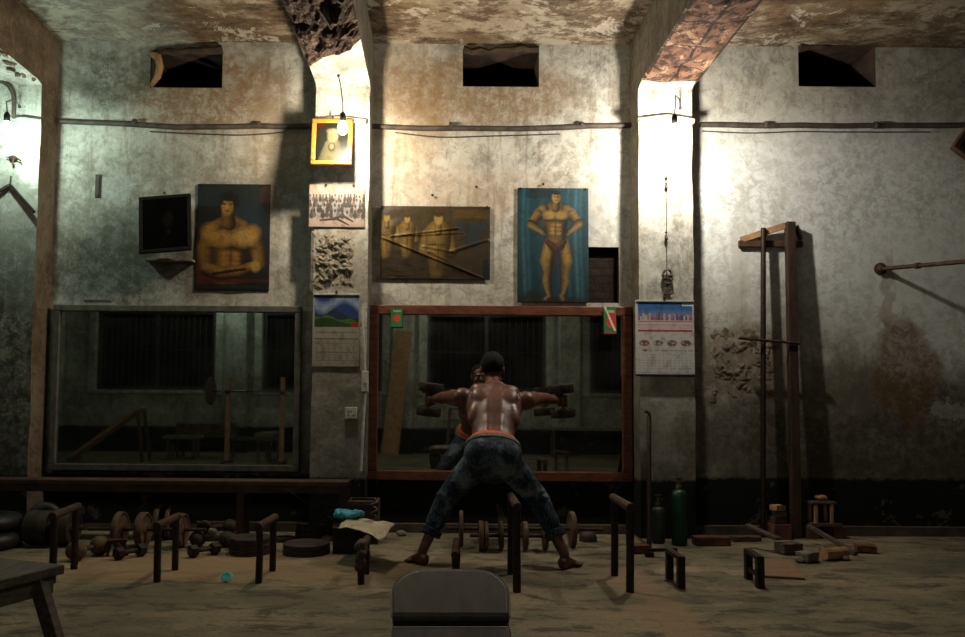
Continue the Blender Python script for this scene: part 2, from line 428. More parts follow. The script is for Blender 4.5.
# rear and side walls (the mirrors show the rear one)
rear_m = plaster('rear_wall_plaster', (.44, .46, .39), (.31, .33, .275), (.16, .14, .09), dado=.52, low_dark=(1.3, .2, .45), mould=.3)
win_dark = plain('night_dark', (.002, .0025, .0025), (.004, .0045, .0045), 3, .9, spec=.1)
wins = [(-7.1, -4.65), (-3.67, -1.2), (-.27, 2.2), (3.1, 5.55)]
b = B(); sheet_with_holes(b, XL, XR, 0, CEIL, [(x0, x1, 1.27, 2.92, .22, 0, 1) for x0, x1 in wins], YB, -1)
struct('wall_rear', b, [rear_m, win_dark])
for i, (x0, x1) in enumerate(wins):
    b = B(); y = YB+.03; w = .07
    for xa in (x0+w/2, (x0+x1)/2, x1-w/2): b.box((xa, YB-.04, 2.095), (w, .08, 1.65))
    for za in (1.27+w/2, 2.92-w/2): b.box(((x0+x1)/2, YB-.04, za), (x1-x0, .079, w))
    w_o = struct(f'window_{i+1}', b, plain(f'dark_window_wood', (.03, .026, .02), (.015, .013, .01), 10, .6))
    b = B(); n = 20
    for j in range(1, n): b.tube([(x0+(x1-x0)*j/n, YB-.10, 1.28), (x0+(x1-x0)*j/n, YB-.10, 2.91)], .008, 6)
    b.tube([(x0, YB-.10, 2.1), (x1, YB-.10, 2.1)], .01, 6)
    obj('window_bars', b, M['iron'], w_o)
    b = B()
    for s in (-1, 1): b.box(((x0+x1)/2+s*((x1-x0)/2+.09), YB+.04, 2.095), (.16, .08, 1.85))
    b.box(((x0+x1)/2, YB+.05, 1.22), (x1-x0+.34, .1, .06))
    obj('window_surround', b, rear_m, w_o, bevel=.01)
for i, xc in enumerate((-8.0, -4.16, -.75, 2.65, 6.2)):
    b = B().box((xc, YB+.14, CEIL/2), (.42, .28, CEIL))
    struct(f'trim_{20+i}', b, rear_m, bevel=.015)
side_m = plaster('side_wall_plaster', (.44, .45, .40), (.32, .32, .27), (.18, .13, .08), dado=.44, low_dark=(1.6, .3, .7))
struct('wall_left', B()._geo([(XL, YB, 0), (XL, 0, 0), (XL, 0, CEIL), (XL, YB, CEIL)], [(0, 1, 2, 3)]), side_m)
struct('wall_right', B()._geo([(XR, YB, 0), (XR, 0, 0), (XR, 0, CEIL), (XR, YB, CEIL)], [(0, 1, 2, 3)]), side_m)

# pilasters that bend into ceiling beams
PD = .25                       # how far a pilaster stands out of the wall
BZ = 3.50                      # underside of the beams
pil_m = plaster('pilaster_plaster', (.50, .49, .44), (.38, .37, .32), (.2, .15, .09), [
    (-3.3, 1.2, .5, .95, (.03, .034, .026), .9, .5), (-3.2, 2.0, .3, .3, (.2, .22, .17), .5, .8),
    (-.78, 2.15, .2, .35, (.30, .26, .19), .6, .5), (-.78, 1.1, .35, .35, (.15, .125, .09), .6, .6),
    (1.75, .9, .3, .3, (.22, .2, .15), .5, .6), (1.9, .75, .12, .2, (.10, .075, .045), .6, .6)],
    dado=.44, low_dark=(1.5, .3, .8), mould=.4)
side_pm = plaster('pilaster_side_plaster', (.20, .175, .135), (.12, .10, .075), (.07, .05, .03), dado=.44, low_dark=(1.5, .3, .6), mould=.7, bumps=.9)
tan_m = plaster('bared_clay_plaster', (.20, .145, .095), (.10, .068, .042), (.13, .095, .06), low_dark=(1.2, .1, .4), mould=.35, bumps=.8)
PIL = [(-3.55, -3.135), (-.985, -.562), (1.534, 1.955)]
def rough_slab(x0, x1, y0, y1, z, amp, sc, nx, ny, seed, edge, skew=0.0):
    "ragged underside of a beam where the plaster has fallen"
    b = B(); g = []
    for j in range(ny+1):
        row = []
        for i in range(nx+1):
            u, v_ = i/nx, j/ny
            x = x0+(x1-x0)*u; y = y0+(y1-y0)*v_
            h = mnoise.fractal(V((x*sc, y*sc, seed)), .9, 2.1, 5)
            rim = min(u, 1-u, v_*3, 1)*8; rim = min(1, rim)
            yy = y - skew*u*max(0, 1-v_*6) + (edge*mnoise.noise(V((x*5, seed, 0))) if j == 0 else 0)
            row.append(b.bm.verts.new((x, yy, z - (.006 + max(0, amp*(.55+h)))*rim)))
        g.append(row)
    for a, c in zip(g, g[1:]):
        for i in range(nx): b.bm.faces.new((a[i], a[i+1], c[i+1], c[i]))
    return b
for i, (x0, x1) in enumerate(PIL):
    prof = [(0, 0), (-PD, 0), (-PD, BZ-.02), (-PD-.06, BZ), (YB, BZ), (YB, CEIL), (0, CEIL)]
    b = B().prism([(x0, y, z) for y, z in prof], (x1-x0, 0, 0))
    bmesh.ops.recalc_face_normals(b.bm, faces=b.bm.faces[:])
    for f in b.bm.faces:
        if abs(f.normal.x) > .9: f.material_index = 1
    bmesh.ops.subdivide_edges(b.bm, edges=[e for e in b.bm.edges if abs(e.verts[0].co.z-e.verts[1].co.z) > 1], cuts=40)
    bmesh.ops.triangulate(b.bm, faces=b.bm.faces[:])
    for v in b.bm.verts:
        if v.co.y < -.1 and 0 < v.co.z < BZ-.1: v.co += V((mnoise.noise(v.co*3+V((i*5, 0, 0)))*.010, abs(mnoise.noise(v.co*5))*.004, 0))
    t = struct(f'trim_{i+1}', b, [pil_m, tan_m if i == 0 else side_pm])
    if i == 1:
        k = N('fallen_concrete'); q = k.noise(9, 8, .75, dist=1.2); w = k.n('ShaderNodeTexVoronoi'); w.inputs['Scale'].default_value = 17
        w.feature = 'DISTANCE_TO_EDGE'; k.put(w.inputs[0], k.co())
        c = k.mix(k.ramp(q, .4, .62), (.05, .032, .024), (.17, .115, .085)); c = k.mix(k.ramp(w.outputs[0], .08, .0, 0, .8), c, (.012, .009, .007))
        k.out(c, .95, spec=.15); k.bump(k.math('ADD', q, w.outputs[0]), 1.0, .05)
        s = rough_slab(x0-.012, x1+.006, -.55, -5.0, BZ, .085, 7, 20, 110, 3.3, .12, .42)
        obj('bared_underside', s, k.m, t)
    if i == 2:
        k = N('bared_beam_brick'); bt = k.n('ShaderNodeTexBrick'); bt.offset = 0.0
        mp = k.n('ShaderNodeMapping'); mp.inputs['Location'].default_value = (-1.534, .3, 0); k.put(mp.inputs[0], k.co()); k.put(bt.inputs['Vector'], mp.outputs[0])
        for s_, v_ in (('Scale', 1.0), ('Brick Width', .21), ('Row Height', .33), ('Mortar Size', .012)): bt.inputs[s_].default_value = v_
        for s_, c_ in (('Color1', (.20, .105, .068, 1)), ('Color2', (.12, .062, .042, 1)), ('Mortar', (.03, .02, .015, 1))): bt.inputs[s_].default_value = c_
        q = k.noise(13, 8, .75)
        c = k.mix(k.ramp(q, .46, .56, 0, .9), bt.outputs['Color'], (.035, .022, .016)); c = k.mix(k.ramp(k.noise(6, 9, .8), .54, .60, 0, .7), c, (.36, .25, .165))
        k.out(c, .95, spec=.15); k.bump(k.math('SUBTRACT', q, bt.outputs['Fac']), .9, .04)
        s = rough_slab(x0-.01, x1+.012, -.36, -5.0, BZ, .035, 6, 14, 110, 8.1, .04)
        obj('bared_underside', s, k.m, t)
    if i == 0:
        b = B()
        for _ in range(26):
            b.ball((x1-R.uniform(0, .12), -.3-R.random()*1.2, BZ+R.uniform(-.01, .03)), (R.uniform(.015, .035), R.uniform(.02, .06), R.uniform(.012, .03)), (R.random(), R.random(), R.random()), 1)
        b.jitter(.015, 20)
        obj('crumbling_edge', b, tan_m, t)
# flaking plaster in relief: middle pilaster under the group photograph, and beside the rack
def relief(px, y, amp, sc, seed, nx, ny):
    a_, c_ = P(px[0], px[1], y), P(px[2], px[3], y); b = B(); g = []
    for j in range(ny+1):
        row = []
        for i in range(nx+1):
            u, v = i/nx, j/ny; x = a_.x+(c_.x-a_.x)*u; z = a_.z+(c_.z-a_.z)*v
            e = min(u, 1-u, v, 1-v)*5; e = min(1, e)
            h = mnoise.fractal(V((x*sc, z*sc, seed)), .8, 2.2, 5); h2 = abs(mnoise.noise(V((x*sc*2.3, z*sc*2.3, seed+4))))
            row.append(b.bm.verts.new((x, y-(amp*(h*.8+h2*.8-.06)*e-.012*(1-e)), z)))
        g.append(row)
    for p_, q_ in zip(g, g[1:]):
        for i in range(nx): b.bm.faces.new((p_[i], p_[i+1], q_[i+1], q_[i]))
    return b
struct('trim_4', relief((311, 230, 356, 292), -PD-.004, .034, 11, 2.0, 70, 90), plain('flaking_plaster', (.22, .195, .145), (.12, .10, .072), 14, .95, 0, .6))
struct('trim_5', relief((700, 318, 786, 412), 0, .016, 9, 6.0, 110, 110), plain('crumbling_wall', (.21, .17, .115), (.10, .078, .052), 12, .95, 0, .6))
# slot cut in the plaster at the far left, and a chip of sill above the grey mirror
b = B().box(P(98, 186, -.006), (.045, .012, .19)); b.box(P(98, 186, -.014), (.02, .012, .16))
struct('trim_6', b, plain('slot_wood', (.06, .05, .04), (.03, .025, .02), 9, .8), bevel=.003)
# cement kerb along the foot of the wall
b = B().box((.6, -.035, .035), (9.0, .07, .07)); b.sub(3).jitter(.01, 6)
struct('baseboard_front', b, plain('kerb', (.09, .07, .045), (.045, .037, .026), 8, .95, 0, .5))

# ------------------------------------------------------------------ lamps
def bulb(px_x, z, nail, col, E, label, x=None, y=-.65, curve=None):
    t = thing('light_bulb', label, 'light bulb', (px_x, y, z), 0, 'bare bulbs on the pilasters')
    k = N('lit_glass'); k.put(k.b.inputs['Emission Color'], (*col, 1)); k.b.inputs['Emission Strength'].default_value = E; k.out((.9, .9, .85))
    b = B().lathe([(0, -.062), (.02, -.058), (.035, -.038), (.037, -.018), (.028, .01), (.018, .03)], seg=16)
    obj('glass_bulb', b, k.m, t, smooth=True)
    b = B().lathe([(.019, .028), (.021, .045), (.021, .085), (.012, .1), (0, .1)], seg=14)
    obj('bulb_holder', b, M['black'], t, smooth=True)
    b = B(); pts = [V((0, 0, .098))] + [V(q)-V((px_x, y, z)) for q in nail]
    b.tube(pts, .0045, 6); b.ball(pts[-1], .014, sub=1)
    obj('hanging_cord', b, M['cable'], t, smooth=True)
    return t
nz = P(332, 62, -.33)
bulb(-.72, 3.02, [(-.725, -.63, 3.2), (-.76, -.5, 3.38), (-.79, -.42, BZ-.005)], (1, .86, .65), 1080, 'bare warm bulb hanging before the middle pilaster, above the gold frame')
bulb(1.69, 3.02, [(1.70, -.64, 3.18), (1.74, -.52, 3.32), (1.82, -.36, 3.36), (1.86, -.255, 3.33)], (1, .92, .79), 1300, 'bare warm bulb hanging before the right pilaster, above the city calendar')
bulb(-3.19, 3.02, [(-3.2, -.6, 3.2), (-3.25, -.4, 3.3), (-3.3, -.255, 3.3)], (.74, 1, .86), 400, 'bare cool greenish bulb before the left pilaster at the photo edge', y=-.6)
t = thing('light_bulb', 'added fill bulb hanging unseen from the ceiling at the rear of the hall', 'light bulb', (.6, -8.75, 3.45), 0, 'added fill bulbs of the rear hall')  # unseen fill bulbs, added to brighten the rear wall in the mirrors
k = N('fill_bulb_glass'); k.put(k.b.inputs['Emission Color'], (.92, 1, .86, 1)); k.b.inputs['Emission Strength'].default_value = 400; k.out((.9, .9, .85))
obj('glass_bulb', B().lathe([(0, -.062), (.02, -.058), (.035, -.038), (.037, -.018), (.028, .01), (.018, .03)], seg=16), k.m, t, smooth=True)
obj('bulb_holder', B().lathe([(.019, .028), (.021, .045), (.021, .085), (.012, .1), (0, .1)], seg=14), M['black'], t, smooth=True)
obj('hanging_cord', B().tube([(0, 0, .098), (0, 0, CEIL-3.452)], .0045, 6), M['cable'], t)
dup(t, (-4.2, -8.75, 3.45))
w = bpy.data.worlds.new('night'); SC.world = w; w.use_nodes = True
w.node_tree.nodes['Background'].inputs[0].default_value = (.01, .012, .015, 1)
SC.view_settings.view_transform = 'Standard'; SC.view_settings.look = 'None'
SC.view_settings.gamma = 1; SC.view_settings.use_curve_mapping = False; SC.view_settings.exposure = 0.3
# ------------------------------------------------------------------ printed pictures: a painted grid per sheet
class Art:
    def __init__(s, w, h, n=90):
        s.w, s.h = w, h; s.nx = max(8, int(n*w/max(w, h))); s.ny = max(8, int(n*h/max(w, h)))
        u, v = np.meshgrid(np.linspace(0, 1, s.nx+1), np.linspace(0, 1, s.ny+1))
        s.u, s.v = u, v; s.x = u*w/h; s.y = v          # y runs down, 1 = sheet height
        s.c = np.zeros((s.ny+1, s.nx+1, 3)); s.rng = np.random.RandomState(5)
    def bg(s, top, bot):
        t = s.v[..., None]; s.c[:] = np.array(lin(top))*(1-t)+np.array(lin(bot))*t; return s
    def put(s, m, col, a=1.0):
        m = (np.clip(m, 0, 1)*a)[..., None]; s.c = s.c*(1-m)+np.array(lin(col))*m; return s
    def rect(s, u0, v0, u1, v1, col, a=1.0):
        return s.put(((s.u >= u0) & (s.u <= u1) & (s.v >= v0) & (s.v <= v1))*1.0, col, a)
    def ell(s, cx, cy, rx, ry, col, a=1.0, soft=.25):
        d = np.sqrt(((s.x-cx)/rx)**2+((s.y-cy)/ry)**2); return s.put((1-d)/soft+.5, col, a)
    def limb(s, pts, rs, hi, lo, lit=(-.5, -.6)):
        "drawn limb: chain of tapered capsules, lighter on one side"
        best = np.full(s.x.shape, 9.0); sh = np.zeros(s.x.shape)
        for (a, b), (r0, r1) in zip(zip(pts, pts[1:]), zip(rs, rs[1:])):
            ax, ay = a; dx, dy = b[0]-ax, b[1]-ay; L = dx*dx+dy*dy+1e-9
            t = np.clip(((s.x-ax)*dx+(s.y-ay)*dy)/L, 0, 1)
            ex, ey = s.x-ax-dx*t, s.y-ay-dy*t; r = r0+(r1-r0)*t
            d = np.sqrt(ex*ex+ey*ey)/r
            k = d < best; sh = np.where(k, np.clip(.55+.55*(ex*lit[0]+ey*lit[1])/r, 0, 1)*np.clip(1.3-d*.8, 0, 1), sh); best = np.minimum(best, d)
        m = np.clip((1-best)/.12+.5, 0, 1)[..., None]; sh = (np.clip((sh-.16)*1.35, 0, 1)**1.25)[..., None]
        s.c = s.c*(1-m)+(np.array(lin(lo))*(1-sh)+np.array(lin(hi))*sh)*m; return s
    def grain(s, a):
        s.c = np.clip(s.c*(1+(s.rng.rand(*s.x.shape)[..., None]-.5)*2*a), 0, 1); return s
    def fade(s, f):
        s.c = s.c*f; return s
    def mesh(s, relief=None):
        "sheet in the XZ plane, centre of top edge at the origin, facing -Y"
        b = B(); lay = b.bm.verts.layers.float_color.new('Col'); g = []
        for j in range(s.ny+1):
            row = []
            for i in range(s.nx+1):
                u, v = i/s.nx, j/s.ny
                q = b.bm.verts.new(((u-.5)*s.w, -(relief(u, v) if relief else 0), -v*s.h)); q[lay] = (*s.c[j, i], 1); row.append(q)
            g.append(row)
        for a, c in zip(g, g[1:]):
            for i in range(s.nx): b.bm.faces.new((a[i], a[i+1], c[i+1], c[i]))
        return b
def nails(t, pts, parent=None):
    for x, z in pts:
        obj('hanging_nail', B().lathe([(.009, -.012), (.011, -.008), (.004, -.004), (.003, .012)], (x, -.004, z), 'Y', 10), M['iron'], t)
def box_px(x0, y0, x1, y1, y):
    a, b_ = P(x0, y0, y), P(x1, y1, y)
    return V(((a.x+b_.x)/2, y, a.z)), abs(b_.x-a.x), abs(a.z-b_.z)
def wav(a, f, seed): return lambda u, v: a*(mnoise.noise(V((u*f, v*f*1.3, seed)))+.6)

SK, SD = (186, 140, 62), (62, 38, 14)
# torso poster
o, w, h = box_px(198, 184, 269, 291, -.008)
A = Art(w, h, 150).bg((36, 44, 42), (22, 20, 17)); W_ = w/h
A.ell(.47, .42, .16, .2, (18, 50, 70), .6, 1.3).ell(.06, .8, .13, .22, (120, 46, 16), .6, 1).rect(.86, .02, 1, .18, (92, 52, 46), .5)
A.rect(.0, 0, .12, .3, (24, 30, 28), .6)
SK, SD = (200, 150, 64), (40, 24, 8)
A.limb([(.13, .46), (.085, .62), (.10, .80)], [.075, .085, .06], SK, SD, (-.2, -.7))
A.limb([(.51, .47), (.57, .62), (.60, .76)], [.07, .078, .055], SK, SD, (-.6, -.5))
A.limb([(.31, .46), (.32, .86)], [.17, .17], (176, 128, 52), SD, (-.5, -.4))
A.limb([(.17, .40), (.30, .345), (.44, .40)], [.055, .065, .055], (178, 130, 56), SD)
A.ell(.12, .45, .075, .075, (206, 156, 72), .75, .8).ell(.52, .46, .07, .07, (196, 146, 64), .7, .8)
A.ell(.22, .60, .11, .02, SD, .85, .9).ell(.42, .60, .12, .022, SD, .85, .9).ell(.325, .52, .012, .10, SD, .6, .9)
A.ell(.225, .515, .095, .078, (208, 160, 78), .7, .8).ell(.425, .505, .105, .08, (222, 176, 92), .75, .8)
for q in (.655, .70, .745): A.ell(.275, q, .04, .022, (190, 142, 62), .7, .8).ell(.365, q, .04, .022, (190, 142, 62), .7, .8)
A.ell(.32, .70, .008, .07, SD, .6, .9).ell(.16, .70, .04, .09, SD, .6, .9).ell(.485, .68, .035, .08, SD, .7, .9)
A.limb([(.10, .80), (.22, .845), (.40, .83), (.56, .76)], [.062, .07, .06, .048], SK, SD, (-.1, -.9))
A.limb([(.16, .845), (.34, .815), (.46, .80)], [.012, .014, .01], SD, SD)
A.ell(.555, .775, .045, .05, (196, 148, 66), .9, .5)
A.limb([(.30, .37), (.285, .27)], [.068, .06], (156, 112, 46), SD, (-.8, -.2))
A.ell(.30, .20, .07, .098, SD, 1, .2).ell(.283, .205, .058, .088, (196, 148, 66), .95, .4).ell(.325, .22, .03, .07, SD, .45, .9)
A.ell(.295, .118, .085, .048, (20, 15, 9), 1, .3).ell(.36, .165, .03, .065, (20, 15, 9), 1, .4).ell(.228, .15, .02, .045, (20, 15, 9), .9, .5)
A.ell(.255, .188, .024, .012, (56, 36, 14), .85, .8).ell(.31, .188, .022, .012, (56, 36, 14), .85, .8).ell(.275, .225, .011, .03, (216, 168, 88), .8, .8).ell(.278, .256, .026, .009, (96, 46, 24), .85, .6).ell(.279, .24, .02, .007, (84, 54, 24), .5, .8)
A.rect(0, .89, 1, .92, (96, 34, 26), .6).rect(0, .945, 1, 1, (20, 19, 17), .9).rect(.1, .955, .9, .97, (70, 66, 58), .6).grain(.24).fade(.46)
t = thing('wall_poster', 'dark poster of a muscular bare torso with folded arms, above the grey mirror', 'poster', o, 0, 'physique posters on the wall')
obj('printed_sheet', A.mesh(wav(.007, 3, 1.1)), M['print'], t, smooth=True, solid=.002); nails(t, [(-w*.42, -.01), (w*.40, -.012)])

# blue full-length poster
o, w, h = box_px(517.5, 188, 588.5, 303, -.012)
A = Art(w, h, 140).bg((24, 78, 92), (16, 58, 70)); W_ = w/h; cx = W_*.53
for q, st in ((.09, .8), (.16, .5), (.72, .6), (.83, .8), (.9, .5)): A.put(np.exp(-((A.u-q+.015*np.sin(A.v*5))/.022)**2), (46, 116, 130), st)
A.rect(.12, .0, .5, .09, (18, 40, 46), .7).ell(W_*.25, .96, .13, .06, (26, 34, 24), .9, .8).ell(W_*.55, .98, .3, .03, (30, 34, 20), .9, .7)
SK2, SD2 = (196, 156, 72), (36, 24, 8)
lt = (-.75, -.3)
A.limb([(cx-.035, .49), (cx-.07, .64), (cx-.062, .74), (cx-.072, .82), (cx-.052, .93)], [.062, .06, .036, .040, .02], SK2, SD2, lt)
A.limb([(cx+.06, .49), (cx+.09, .64), (cx+.075, .74), (cx+.082, .82), (cx+.058, .93)], [.06, .058, .036, .040, .02], SK2, SD2, (.75, -.3))
A.ell(cx+.012, .64, .022, .14, SD2, .75, .9)
A.limb([(cx-.05, .945), (cx-.085, .972)], [.022, .016], SK2, SD2).limb([(cx+.055, .945), (cx+.07, .975)], [.022, .018], SK2, SD2)
A.limb([(cx, .22), (cx, .30), (cx+.005, .40), (cx+.01, .48)], [.105, .11, .075, .082], (180, 140, 62), SD2, (-.4, -.4))
A.limb([(cx-.10, .195), (cx-.14, .23)], [.05, .05], SK2, SD2, lt).limb([(cx+.10, .195), (cx+.14, .23)], [.05, .05], SK2, SD2, (.4, -.6))
A.limb([(cx-.145, .235), (cx-.21, .315)], [.045, .034], SK2, SD2, lt).limb([(cx-.21, .315), (cx-.085, .40)], [.038, .02], SK2, SD2, (-.2, .7))
A.limb([(cx+.145, .235), (cx+.205, .305)], [.045, .034], SK2, SD2, (.5, -.5)).limb([(cx+.205, .305), (cx+.10, .40)], [.038, .02], SK2, SD2, (.3, .7))
A.ell(cx-.052, .285, .06, .012, SD2, .85, .9).ell(cx+.058, .285, .06, .012, SD2, .85, .9).ell(cx+.002, .25, .006, .05, SD2, .7, .9)
A.ell(cx-.052, .235, .052, .036, (214, 174, 92), .75, .8).ell(cx+.058, .235, .052, .036, (206, 166, 84), .7, .8)
for q in (.325, .36, .395): A.ell(cx-.024, q, .02, .014, (206, 166, 84), .7, .8).ell(cx+.032, q, .02, .014, (206, 166, 84), .7, .8)
A.ell(cx+.004, .37, .004, .07, SD2, .7, .9).ell(cx-.085, .37, .02, .07, SD2, .6, .9).ell(cx+.09, .37, .02, .07, SD2, .7, .9)
A.limb([(cx-.072, .47), (cx+.004, .525), (cx+.08, .47)], [.02, .034, .02], (126, 74, 22), (40, 22, 6))
A.ell(cx-.07, .60, .025, .07, (214, 174, 92), .5, .9).ell(cx+.095, .60, .025, .07, (214, 174, 92), .5, .9)
A.limb([(cx+.005, .175), (cx+.008, .115)], [.038, .032], (168, 126, 56), SD2, lt)
A.ell(cx+.01, .08, .036, .05, SK2, 1, .3).ell(cx+.03, .085, .018, .045, SD2, .5, .8).ell(cx+.012, .042, .037, .02, (44, 30, 14), 1, .3).ell(cx-.004, .077, .011, .006, (44, 28, 10), .9, .8).ell(cx+.024, .077, .011, .006, (44, 28, 10), .9, .8).ell(cx+.008, .106, .014, .005, (110, 58, 30), .9, .7)
A.grain(.2).fade(.42)
fold = lambda u, v: .003+.004*(math.sin(u*26+math.sin(v*4))*.5+.5)*(.3+v)
t = thing('wall_poster', 'blue poster of a full-length bodybuilder with hands on hips, above the red-brown mirror', 'poster', o, 0, 'physique posters on the wall')
obj('printed_sheet', A.mesh(fold), M['print'], t, smooth=True, solid=.002); nails(t, [(-w*.14, .03), (-w*.46, -.008), (w*.46, -.008)])

# wrinkled brown banner
o, w, h = box_px(381, 206, 490, 280, -.014)
A = Art(w, h, 150).bg((66, 56, 38), (54, 44, 28)); W_ = w/h
K1, K2 = (158, 130, 70), (44, 32, 14)
for cx_, cy_, sc in ((.08, .2, .8), (.36, .22, .75), (.78, .24, 1.15)):
    A.limb([(cx_-.13*sc, cy_+.13*sc), (cx_-.17*sc, cy_+.33*sc), (cx_-.05*sc, cy_+.38*sc)], [.07*sc, .06*sc, .045*sc], K1, K2)
    A.limb([(cx_+.13*sc, cy_+.13*sc), (cx_+.17*sc, cy_+.33*sc), (cx_+.05*sc, cy_+.38*sc)], [.07*sc, .06*sc, .045*sc], K1, K2)
    A.limb([(cx_, cy_+.12*sc), (cx_, cy_+.6*sc)], [.16*sc, .1*sc], K1, K2).limb([(cx_, cy_+.1*sc), (cx_, cy_)], [.045*sc, .04*sc], K1, K2).ell(cx_-.07*sc, cy_+.25*sc, .07*sc, .012, K2, .8, .9).ell(cx_+.07*sc, cy_+.25*sc, .07*sc, .012, K2, .8, .9).ell(cx_, cy_+.36*sc, .008, .14*sc, K2, .7, .9).ell(cx_, cy_-.06*sc, .05*sc, .075*sc, K1, .9, .4).ell(cx_, cy_-.11*sc, .05*sc, .03*sc, (40, 30, 16), .9, .5)
A.rect(.66, .04, .98, .16, (84, 66, 38), .8).rect(.70, .22, .97, .34, (46, 52, 56), .8).ell(1.25, .42, .12, .16, (38, 50, 60), .7, .6).ell(.35, .85, .8, .2, (44, 34, 20), .6, .8)
A.rect(.93, .72, .99, 1, (26, 30, 36), .8).grain(.2).fade(.8)
FOLD = [((.02, .44), (.92, .97), .014, .012), ((.10, .42), (.70, .30), .012, .012), ((.30, .40), (.74, .36), .007, .012), ((.40, .55), (.66, .62), .007, .016), ((.64, .62), (.97, .46), .011, .018), ((.45, .62), (.8, .9), .008, .02)]
def brel(u, v):
    r = .004+.004*mnoise.noise(V((u*9, v*9, 2)))+.008*max(0, v-.7)*abs(mnoise.noise(V((u*16, v*30, 4))))*2
    for (a0, a1), (b0, b1), hgt, wid in FOLD:
        dx, dy = b0-a0, b1-a1; L = dx*dx+dy*dy; t_ = min(1, max(0, ((u-a0)*dx+(v-a1)*dy)/L))
        d = math.hypot(u-a0-dx*t_, v-a1-dy*t_); r += hgt*math.exp(-(d/wid)**2)
    return r
t = thing('wall_banner', 'wrinkled brown cloth banner with faded bodybuilder figures and diagonal creases', 'banner', o, 0)
obj('printed_cloth', A.mesh(brel), M['gloss_print'], t, smooth=True, solid=.002); nails(t, [(-w*.49, -.01), (w*.47, -.006), (-w*.03, .09), (w*.37, .16)])

# black and white group photograph
o, w, h = box_px(309.5, 184.5, 364.5, 227.5, -PD-.006)
A = Art(w, h, 120).bg((206, 186, 170), (186, 166, 152)); W_ = w/h
for q in range(9): A.ell(R.random()*W_, R.uniform(.0, .22), .09, .08, (168, 146, 134), .5, .8)
for row, n, sz in ((.26, 18, .032), (.38, 17, .036), (.50, 16, .042), (.63, 14, .046)):
    for i in range(n):
        x = (i+.5+R.uniform(-.2, .2))/n*W_; y = row+R.uniform(-.02, .02)
        A.ell(x, y+.095, sz*1.15, .075, (R.choice((52, 40, 96, 150)),)*3, .9, .4).ell(x, y, sz*.62, sz*.95, (70, 62, 58), .95, .4)
A.limb([(W_*.2, .84), (W_*.5, .80), (W_*.72, .95)], [.02, .035, .015], (84, 74, 68), (60, 52, 48)).limb([(W_*.45, .78), (W_*.62, .74), (W_*.78, .86)], [.02, .03, .02], (84, 74, 68), (60, 52, 48)).grain(.15).fade(.6)
t = thing('group_photograph', 'unframed black and white group photograph pinned under the gold frame', 'photograph', o, 0)
obj('printed_sheet', A.mesh(wav(.003, 3, 5)), M['print'], t, smooth=True, solid=.0015); nails(t, [(-w*.2, -.006), (w*.3, -.006)])

def cal_rings(t, w):
    obj('binding_strip', B().box((0, -.006, -.006), (w*.98, .008, .014)), M['white_plastic'], t, bevel=.002)
# landscape calendar on the middle pilaster
o, w, h = box_px(313, 293.5, 359.5, 367, -PD-.008)
A = Art(w, h, 130).bg((150, 146, 134), (140, 136, 124)); W_ = w/h
sky = (A.v < .46)*(A.u > .04)*(A.u < .97)
A.put(sky*1.0, (34, 52, 108)).put(sky*np.clip(1.2-np.abs(A.v-.12-.08*np.sin(A.u*7))/.09, 0, 1), (150, 170, 196), .7)
A.put(sky*(A.v > .25+.05*np.sin(A.u*9)+.04*(A.u > .5)), (30, 44, 66)).put(sky*(A.v > .29+.09*A.u+.02*np.sin(A.u*14)), (64, 100, 26)).put(sky*(A.v > .37-.04*np.sin(A.u*6)), (34, 62, 18))
A.rect(.82, .40, .97, .45, (168, 30, 28)).rect(.04, .61, .97, .63, (84, 80, 72)).rect(.06, .52, .94, .545, (110, 104, 94), .7)
for v0 in (.68, .80, .91):
    A.rect(.05, v0, .95, v0+.008, (104, 100, 90), .8)
for u0 in (.07, .2, .33, .46, .59, .72, .85):
    for v0 in (.655, .71, .745, .78, .83, .865, .895): A.rect(u0, v0, u0+.05, v0+.012, (96, 92, 86), .65)
t = thing('wall_calendar', 'wall calendar with a green hill landscape on the middle pilaster', 'calendar', o, 0, 'wall calendars')
obj('printed_sheet', A.mesh(wav(.004, 2, 8)), M['print'], t, smooth=True, solid=.002); cal_rings(t, w); nails(t, [(0, .012)])
# city calendar on the right pilaster
o, w, h = box_px(635, 300, 694.5, 375.5, -PD-.012)
A = Art(w, h, 150).bg((196, 196, 194), (202, 202, 198)); W_ = w/h
ph = (A.u > .05)*(A.u < .97)*(A.v > .03)*(A.v < .27)
A.put(ph*1.0, (52, 104, 168)).put(ph*np.clip((A.v-.12)/.12, 0, 1), (150, 140, 160)).put(ph*(A.v > .23), (168, 92, 100))
for i in range(26):
    u0 = R.uniform(.06, .9); hh = R.uniform(.02, .07) if i else .17
    A.put(ph*((A.u > u0)*(A.u < u0+(.012 if hh > .08 else .035))*(A.v > .24-hh)), R.choice(((90, 84, 120), (196, 190, 190), (120, 90, 110))), .8)
A.rect(.80, .035, .98, .075, (222, 222, 224))
for i in range(6): A.rect(.82+.025*i, .045, .834+.025*i, .065, (70, 84, 130))
A.rect(.05, .28, .97, .30, (196, 120, 124)).rect(.05, .325, .97, .335, (150, 120, 130), .6).rect(.05, .40, .97, .425, (176, 60, 66)).rect(.05, .345, .97, .385, (206, 176, 180))
for i, cc in enumerate(((132, 62, 62), (150, 140, 136), (128, 112, 84), (116, 80, 70))):
    x = (.15+.235*i)*W_
    A.ell(x, .575, .062*1.1, .042, cc, .95, .3)
    for _ in range(9): A.ell(x+R.uniform(-.05, .05), .575+R.uniform(-.03, .03), .012, .012, R.choice(((90, 40, 40), (206, 200, 190), (100, 90, 60))), .8, .5)
A.ell(.16*W_, .672, .03, .016, (150, 78, 66), .9, .3)
